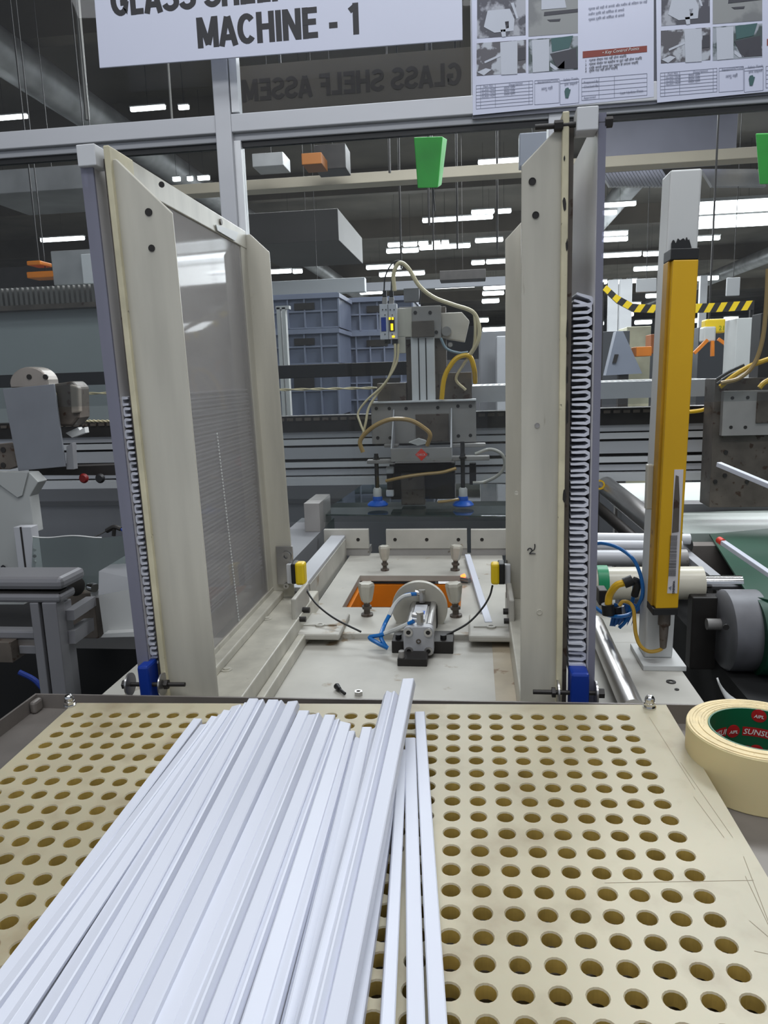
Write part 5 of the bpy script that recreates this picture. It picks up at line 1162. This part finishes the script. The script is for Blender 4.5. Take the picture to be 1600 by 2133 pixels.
# ducts, trusses along the ceiling
for i, (y, z, h) in enumerate(((4.4, 4.86, .44), (7.5, 4.86, .44), (10.5, 4.86, .44), (14.5, 4.86, .44), (19, 4.86, .44), (26, 4.86, .44), (36, 4.86, .44))):
    tag(box((-20, y, z), (22, y + .2, z + h)).build('roof_beam', mat('roof_beam', (98, 90, 78), .7, 0, .3, 1)), 'dark roof beam spanning the hall, %s from the glass' % nth(i), 'beam', 'roof beams across the hall')
for i, (x, z, r, l) in enumerate(((-4.4, 4.62, .2, 'round duct running back above the pale enclosure'), (2.7, 4.62, .2, 'round duct running back above the pick head'), (8.5, 4.6, .22, 'round duct running back beyond the light curtain'))):
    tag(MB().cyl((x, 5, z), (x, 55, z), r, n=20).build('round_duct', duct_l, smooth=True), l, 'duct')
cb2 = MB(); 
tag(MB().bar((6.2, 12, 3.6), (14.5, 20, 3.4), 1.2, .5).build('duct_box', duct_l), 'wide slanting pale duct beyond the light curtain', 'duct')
# lamps: (x0, x1, y) in the photograph, all hung at one height
lamps = [(-40, 58, 250), (272, 345, 229), (372, 394, 225), (-40, 60, 392), (360, 376, 374), (390, 402, 373), (412, 437, 372), (530, 672, 472), (880, 1027, 460), (996, 1088, 339), (982, 1030, 443), (1034, 1065, 441),
         (1258, 1325, 428), (1220, 1285, 446), (605, 722, 527), (808, 837, 511), (840, 869, 510), (872, 892, 508), (900, 917, 507), (920, 935, 506), (805, 835, 524), (838, 872, 523), (874, 980, 517), (1220, 1308, 490), (1220, 1308, 502),
         (990, 1048, 502), (556, 607, 567), (610, 630, 566), (763, 820, 558), (825, 838, 557), (982, 1010, 548), (1013, 1060, 546), (1240, 1336, 534), (1340, 1374, 530), (790, 885, 573), (905, 990, 598), (1007, 1060, 600), (1005, 1050, 612),
         (1320, 1382, 561), (1448, 1497, 581), (750, 797, 610), (750, 796, 629), (1005, 1060, 687), (990, 1018, 668), (1250, 1265, 588), (1277, 1294, 588), (1306, 1327, 586), (1345, 1380, 617), (1322, 1358, 672), (1446, 1468, 668), (1508, 1538, 665),
         (1440, 1680, 436), (1440, 1640, 466), (1450, 1500, 498), (1308, 1320, 655), (1250, 1258, 674), (85, 176, 501), (1310, 1335, 635), (1004, 1040, 628)]
for i, (x0, x1, y) in enumerate(lamps):
    z = 4.2 if y < 700 else 2.6
    a = P(x0, y, Z=z); b = P(x1, y - (x1 - x0) * .035, Y=a.y); th = max(.035, 7.5 * a.y / F) * (1.0 if x0 != 1440 else 2.6)
    if b.x < a.x + .05: b.x = a.x + .05
    t = thing('tube_lamp', ((a.x + b.x) / 2, a.y, a.z), '', 'lamp', 'fluorescent lamps hanging through the hall')
    side = 'over the pale enclosure' if x0 < 440 else 'between the mullion and the pick head' if x0 < 760 else 'above and beside the pick head' if x0 < 1100 else 'between the marked frame and the post' if x0 < 1380 else 'beyond the light curtain post'
    t['_side'] = side; t['_px'] = y
    MB().box((a.x, a.y - th * .5, a.z - th * .5), (b.x, a.y + th * .5, a.z + th * .5)).build('tube', lampm, t, bev=th * .3)
    MB().box((a.x, a.y - th * .7, a.z + th * .5), (b.x, a.y + th * .7, a.z + th * .8)).build('reflector', white_p, t)
    xx = (a.x + b.x) / 2; MB().box((xx - .002, a.y - .002, a.z + th * .8), (xx + .002, a.y + .002, 5.3)).build('hanger', dark, t)
from collections import defaultdict
by = defaultdict(list)
for o in bpy.data.objects:
    if o.name.startswith('tube_lamp'): by[o['_side']].append(o)
for sd, l in by.items():
    l.sort(key=lambda o: (o['_px'], o.location.x))
    for i, o in enumerate(l):
        o['label'] = 'lit fluorescent lamp %s, %s down from the top' % (sd, nth(i)); del o['_side']; del o['_px']
# floor level machines in the distance
far = [('machine_block', 1000, 690, 1060, 860, 5, 1.0, panel_g, 'grey machine block beside the pick head hoses', 'machine'),
       ('machine_block', 1035, 700, 1060, 800, 4.6, .3, alu, 'pale upright panel behind the marked frame', 'machine'),
       ('machine_block', 1245, 690, 1310, 870, 6, 1, mat('slate_machine', (76, 78, 82), .6, .1, .3, 2), 'slate machine block just past the stacked strips', 'machine'),
       ('machine_block', 1452, 680, 1560, 870, 7, 1, mat('slate_machine', (76, 78, 82)), 'slate machine block under the yellow hoist', 'machine'),
       ('machine_block', 1310, 700, 1400, 860, 8, 1, mat('slate_machine', (76, 78, 82)), 'slate machine block behind the orange bin', 'machine'),
       ('white_pillar', 1532, 662, 1572, 790, 4.4, .2, white_p, 'white pillar beside the far carriage', 'pillar'),
       ('parts_shelf', 1306, 680, 1356, 716, 7, .4, mat('cream_parts', (206, 204, 176), .5, 0, .3, 6), 'cream parts on a shelf beyond the marked frame', 'shelf'),
       ('orange_bin', 1326, 722, 1358, 742, 6, .2, orange, 'orange bin in front of the cream parts', 'bin'),
       ('orange_bin', 1356, 696, 1376, 736, 6.4, .2, mat('brown_orange', (150, 84, 30), .5), 'brown orange bin touching the post edge', 'bin'),
       ('hanging_sheet', 1326, 580, 1368, 608, 6.0, .02, alu_w, 'pale sheet hanging beyond the marked frame', 'sheet'),
       ('hanging_sheet', 1514, 578, 1542, 616, 6.0, .02, alu_w, 'pale sheet hanging beyond the light curtain', 'sheet'),
       ('hanging_beam', 916, 562, 1012, 582, 9, .3, dark, 'dark hanging beam behind the cream cable', 'beam'),
       ('wall_cladding', 560, 582, 760, 612, 6.5, .1, mat('bright_panel', (186, 190, 194), .5), 'bright wall panel above the crates', 'panel'),
       ('wall_cladding', 760, 582, 1060, 600, 12, .1, mat('bright_panel2', (150, 152, 158), .5), 'grey wall panel behind the cable arch', 'panel')]
for f_ in far: bgbox(*f_)
tag(box((-3, 13.5, 0), (11, 13.8, 1.75)).build('machine_row', mat('slate_row', (84, 84, 88), .6, 0, .5, 1.4)), 'long row of dark machines across the middle of the hall', 'machine')
tag(box((2, 22, 0), (18, 22.5, 2.3)).build('machine_row', mat('pale_row', (140, 142, 148), .6, 0, .5, 1.2)), 'long row of pale machines farther back in the hall', 'machine')
for i, (x, Y, w) in enumerate(((1276, 12, .07), (1302, 12, .09), (1462, 14, .06))):
    c = P(x, 700, Y=Y); tag(box((c.x - w, Y, 0), (c.x + w, Y + .1, P(1290, 582, Y=Y).z)).build('steel_column', alu_w), 'pale steel column in the hall, %s from the glass' % ('near' if Y < 6 else 'middle') + ' ' + nth(i), 'column', 'columns in the hall')
# triangular fan-shaped fixture
fx = thing('fixture_stand', P(1300, 780, Y=5), 'pale triangular metal stand beyond the marked frame', 'stand')
MB().prism([P(x, y, Y=5) for x, y in ((1284, 690), (1298, 690), (1338, 778), (1262, 782))], (0, .1, 0)).build('stand_body', mat('slate_blue', (128, 134, 148), .5, .1, .1, 4), fx)
MB().prism([P(x, y, Y=4.99) for x, y in ((1281, 738), (1289, 738), (1284, 756), (1276, 756))], (0, .01, 0)).build('slot', dark, fx)
# hazard striped bars
def hazard(pts, Y, hgt, n, lbl):
    t = thing('hazard_bar', P(*pts[0], Y=Y), lbl, 'barrier')
    P3 = [P(x, y, Y=Y) for x, y in pts]; S = [0]
    for a, b in zip(P3, P3[1:]): S.append(S[-1] + (b - a).length)
    def at(s):
        for i in range(len(S) - 1):
            if s <= S[i + 1] + 1e-9: return P3[i].lerp(P3[i + 1], (s - S[i]) / (S[i + 1] - S[i]))
        return P3[-1]
    m = MB(); hh = Vector((0, 0, hgt)); sl = S[-1] / n * .8
    for k in range(n):
        s0, s1 = S[-1] * k / n, S[-1] * (k + 1) / n
        for (u, v, mi) in ((s0, (s0 + s1) / 2, 0), ((s0 + s1) / 2, s1, 1)):
            m.use(mi); m.prism([at(max(0, u - 0)), at(v), at(min(S[-1], v + sl * .5)) + hh, at(min(S[-1], u + sl * .5)) + hh], (0, .02, 0))
    m.build('striped_face', [yel_p, dark], t)
    for q_ in (P3[0], P3[-1]): box((q_.x - .01, Y + .02, 0), (q_.x + .01, Y + .04, q_.z + hgt)).build('post', dark, t)
hazard([(1256, 604), (1286, 632), (1320, 650), (1375, 652)], 4.5, .045, 5, 'black and yellow striped guard sweeping down towards the post')
hazard([(1440, 652), (1490, 650), (1570, 645)], 4.5, .05, 5, 'black and yellow striped bar beyond the light curtain')
# yellow hoist
hs = thing('yellow_hoist', P(1480, 715, Y=5), 'yellow and white lifting head with orange arms beyond the light curtain', 'hoist')
for x0, y0, x1, y1, m, nm in ((1470, 664, 1512, 694, yel_p, 'hoist_body'), (1466, 680, 1492, 712, white_p, 'hoist_motor')):
    a, b = slab(x0, y0, x1, y1, 5 + (.02 if m is yel_p else 0), .1); box(a, b).build(nm, m, hs, bev=.01)
for p, q_ in (((1474, 708), (1446, 736)), ((1484, 710), (1484, 742)), ((1496, 706), (1532, 732))): MB().bar(P(*p, Y=5), P(*q_, Y=5), .02, .02).build('arm', orange, hs)
text('21', 'hoist_number', mat('green_print', (70, 120, 20), .5), hs, P(1497, 688, Y=5.01), .04)
for o, Y, up_ in ((hs, 5.05, 1), (fx, 5.05, 0)):
    p = ORG[o]; w_ = .005 if up_ else .03; box((p.x - w_, Y - w_, p.z + .1 if up_ else 0), (p.x + w_, Y + w_, 5.3 if up_ else p.z)).build('hanger' if up_ else 'leg', dark, o)
# round high-bay lamp with radial fins behind the upper glass
hb = thing('high_bay_lamp', P(885, 160, Y=2.4), 'round pale lamp with radial fins seen through the upper glass', 'lamp')
c = P(886, 158, Y=2.4); MB().cyl(c, c + Vector((0, .02, 0)), .040, n=24).build('lamp_face', mat('pale_lamp', (150, 150, 150), .5), hb)
fn = MB()
MB().cyl(c + Vector((0, .03, 0)), (c.x, c.y + .03, 5.3), .004, n=8).build('hanger', dark, hb)
for k in range(26):
    t = math.pi + math.pi * k / 25; a = c + Vector((math.cos(t) * .052, 0, math.sin(t) * .045)); b = c + Vector((math.cos(t) * .10, 0, math.sin(t) * .085)); fn.bar(a, b, .0022, .0022, (0, 1, 0))
fn.build('fins', mat('fin_metal', (120, 118, 116), .5), hb).__setitem__('kind', 'stuff')
# hanging rods in the hall
for i, (x, y0, y1, Y) in enumerate(((172, 0, 250, 4), (358, 160, 250, 4.5), (836, 420, 560, 6), (894, 400, 470, 5), (953, 430, 520, 6), (1036, 450, 520, 6), (903, 460, 520, 7), (812, 300, 360, 5))):
    a = P(x, y0, Y=Y); b = P(x + 10 if i == 0 else x, y1, Y=Y); a.z = 5.3; tag(MB().cyl(a, b, .008 if i else .014, n=8).build('hanger_rod', duct if i < 2 else dark), 'thin vertical hanger rod, %s one counting from the enclosure side' % nth([0, 1, 3, 4, 6, 7, 5, 2][i]), 'rod', 'hanger rods under the roof')
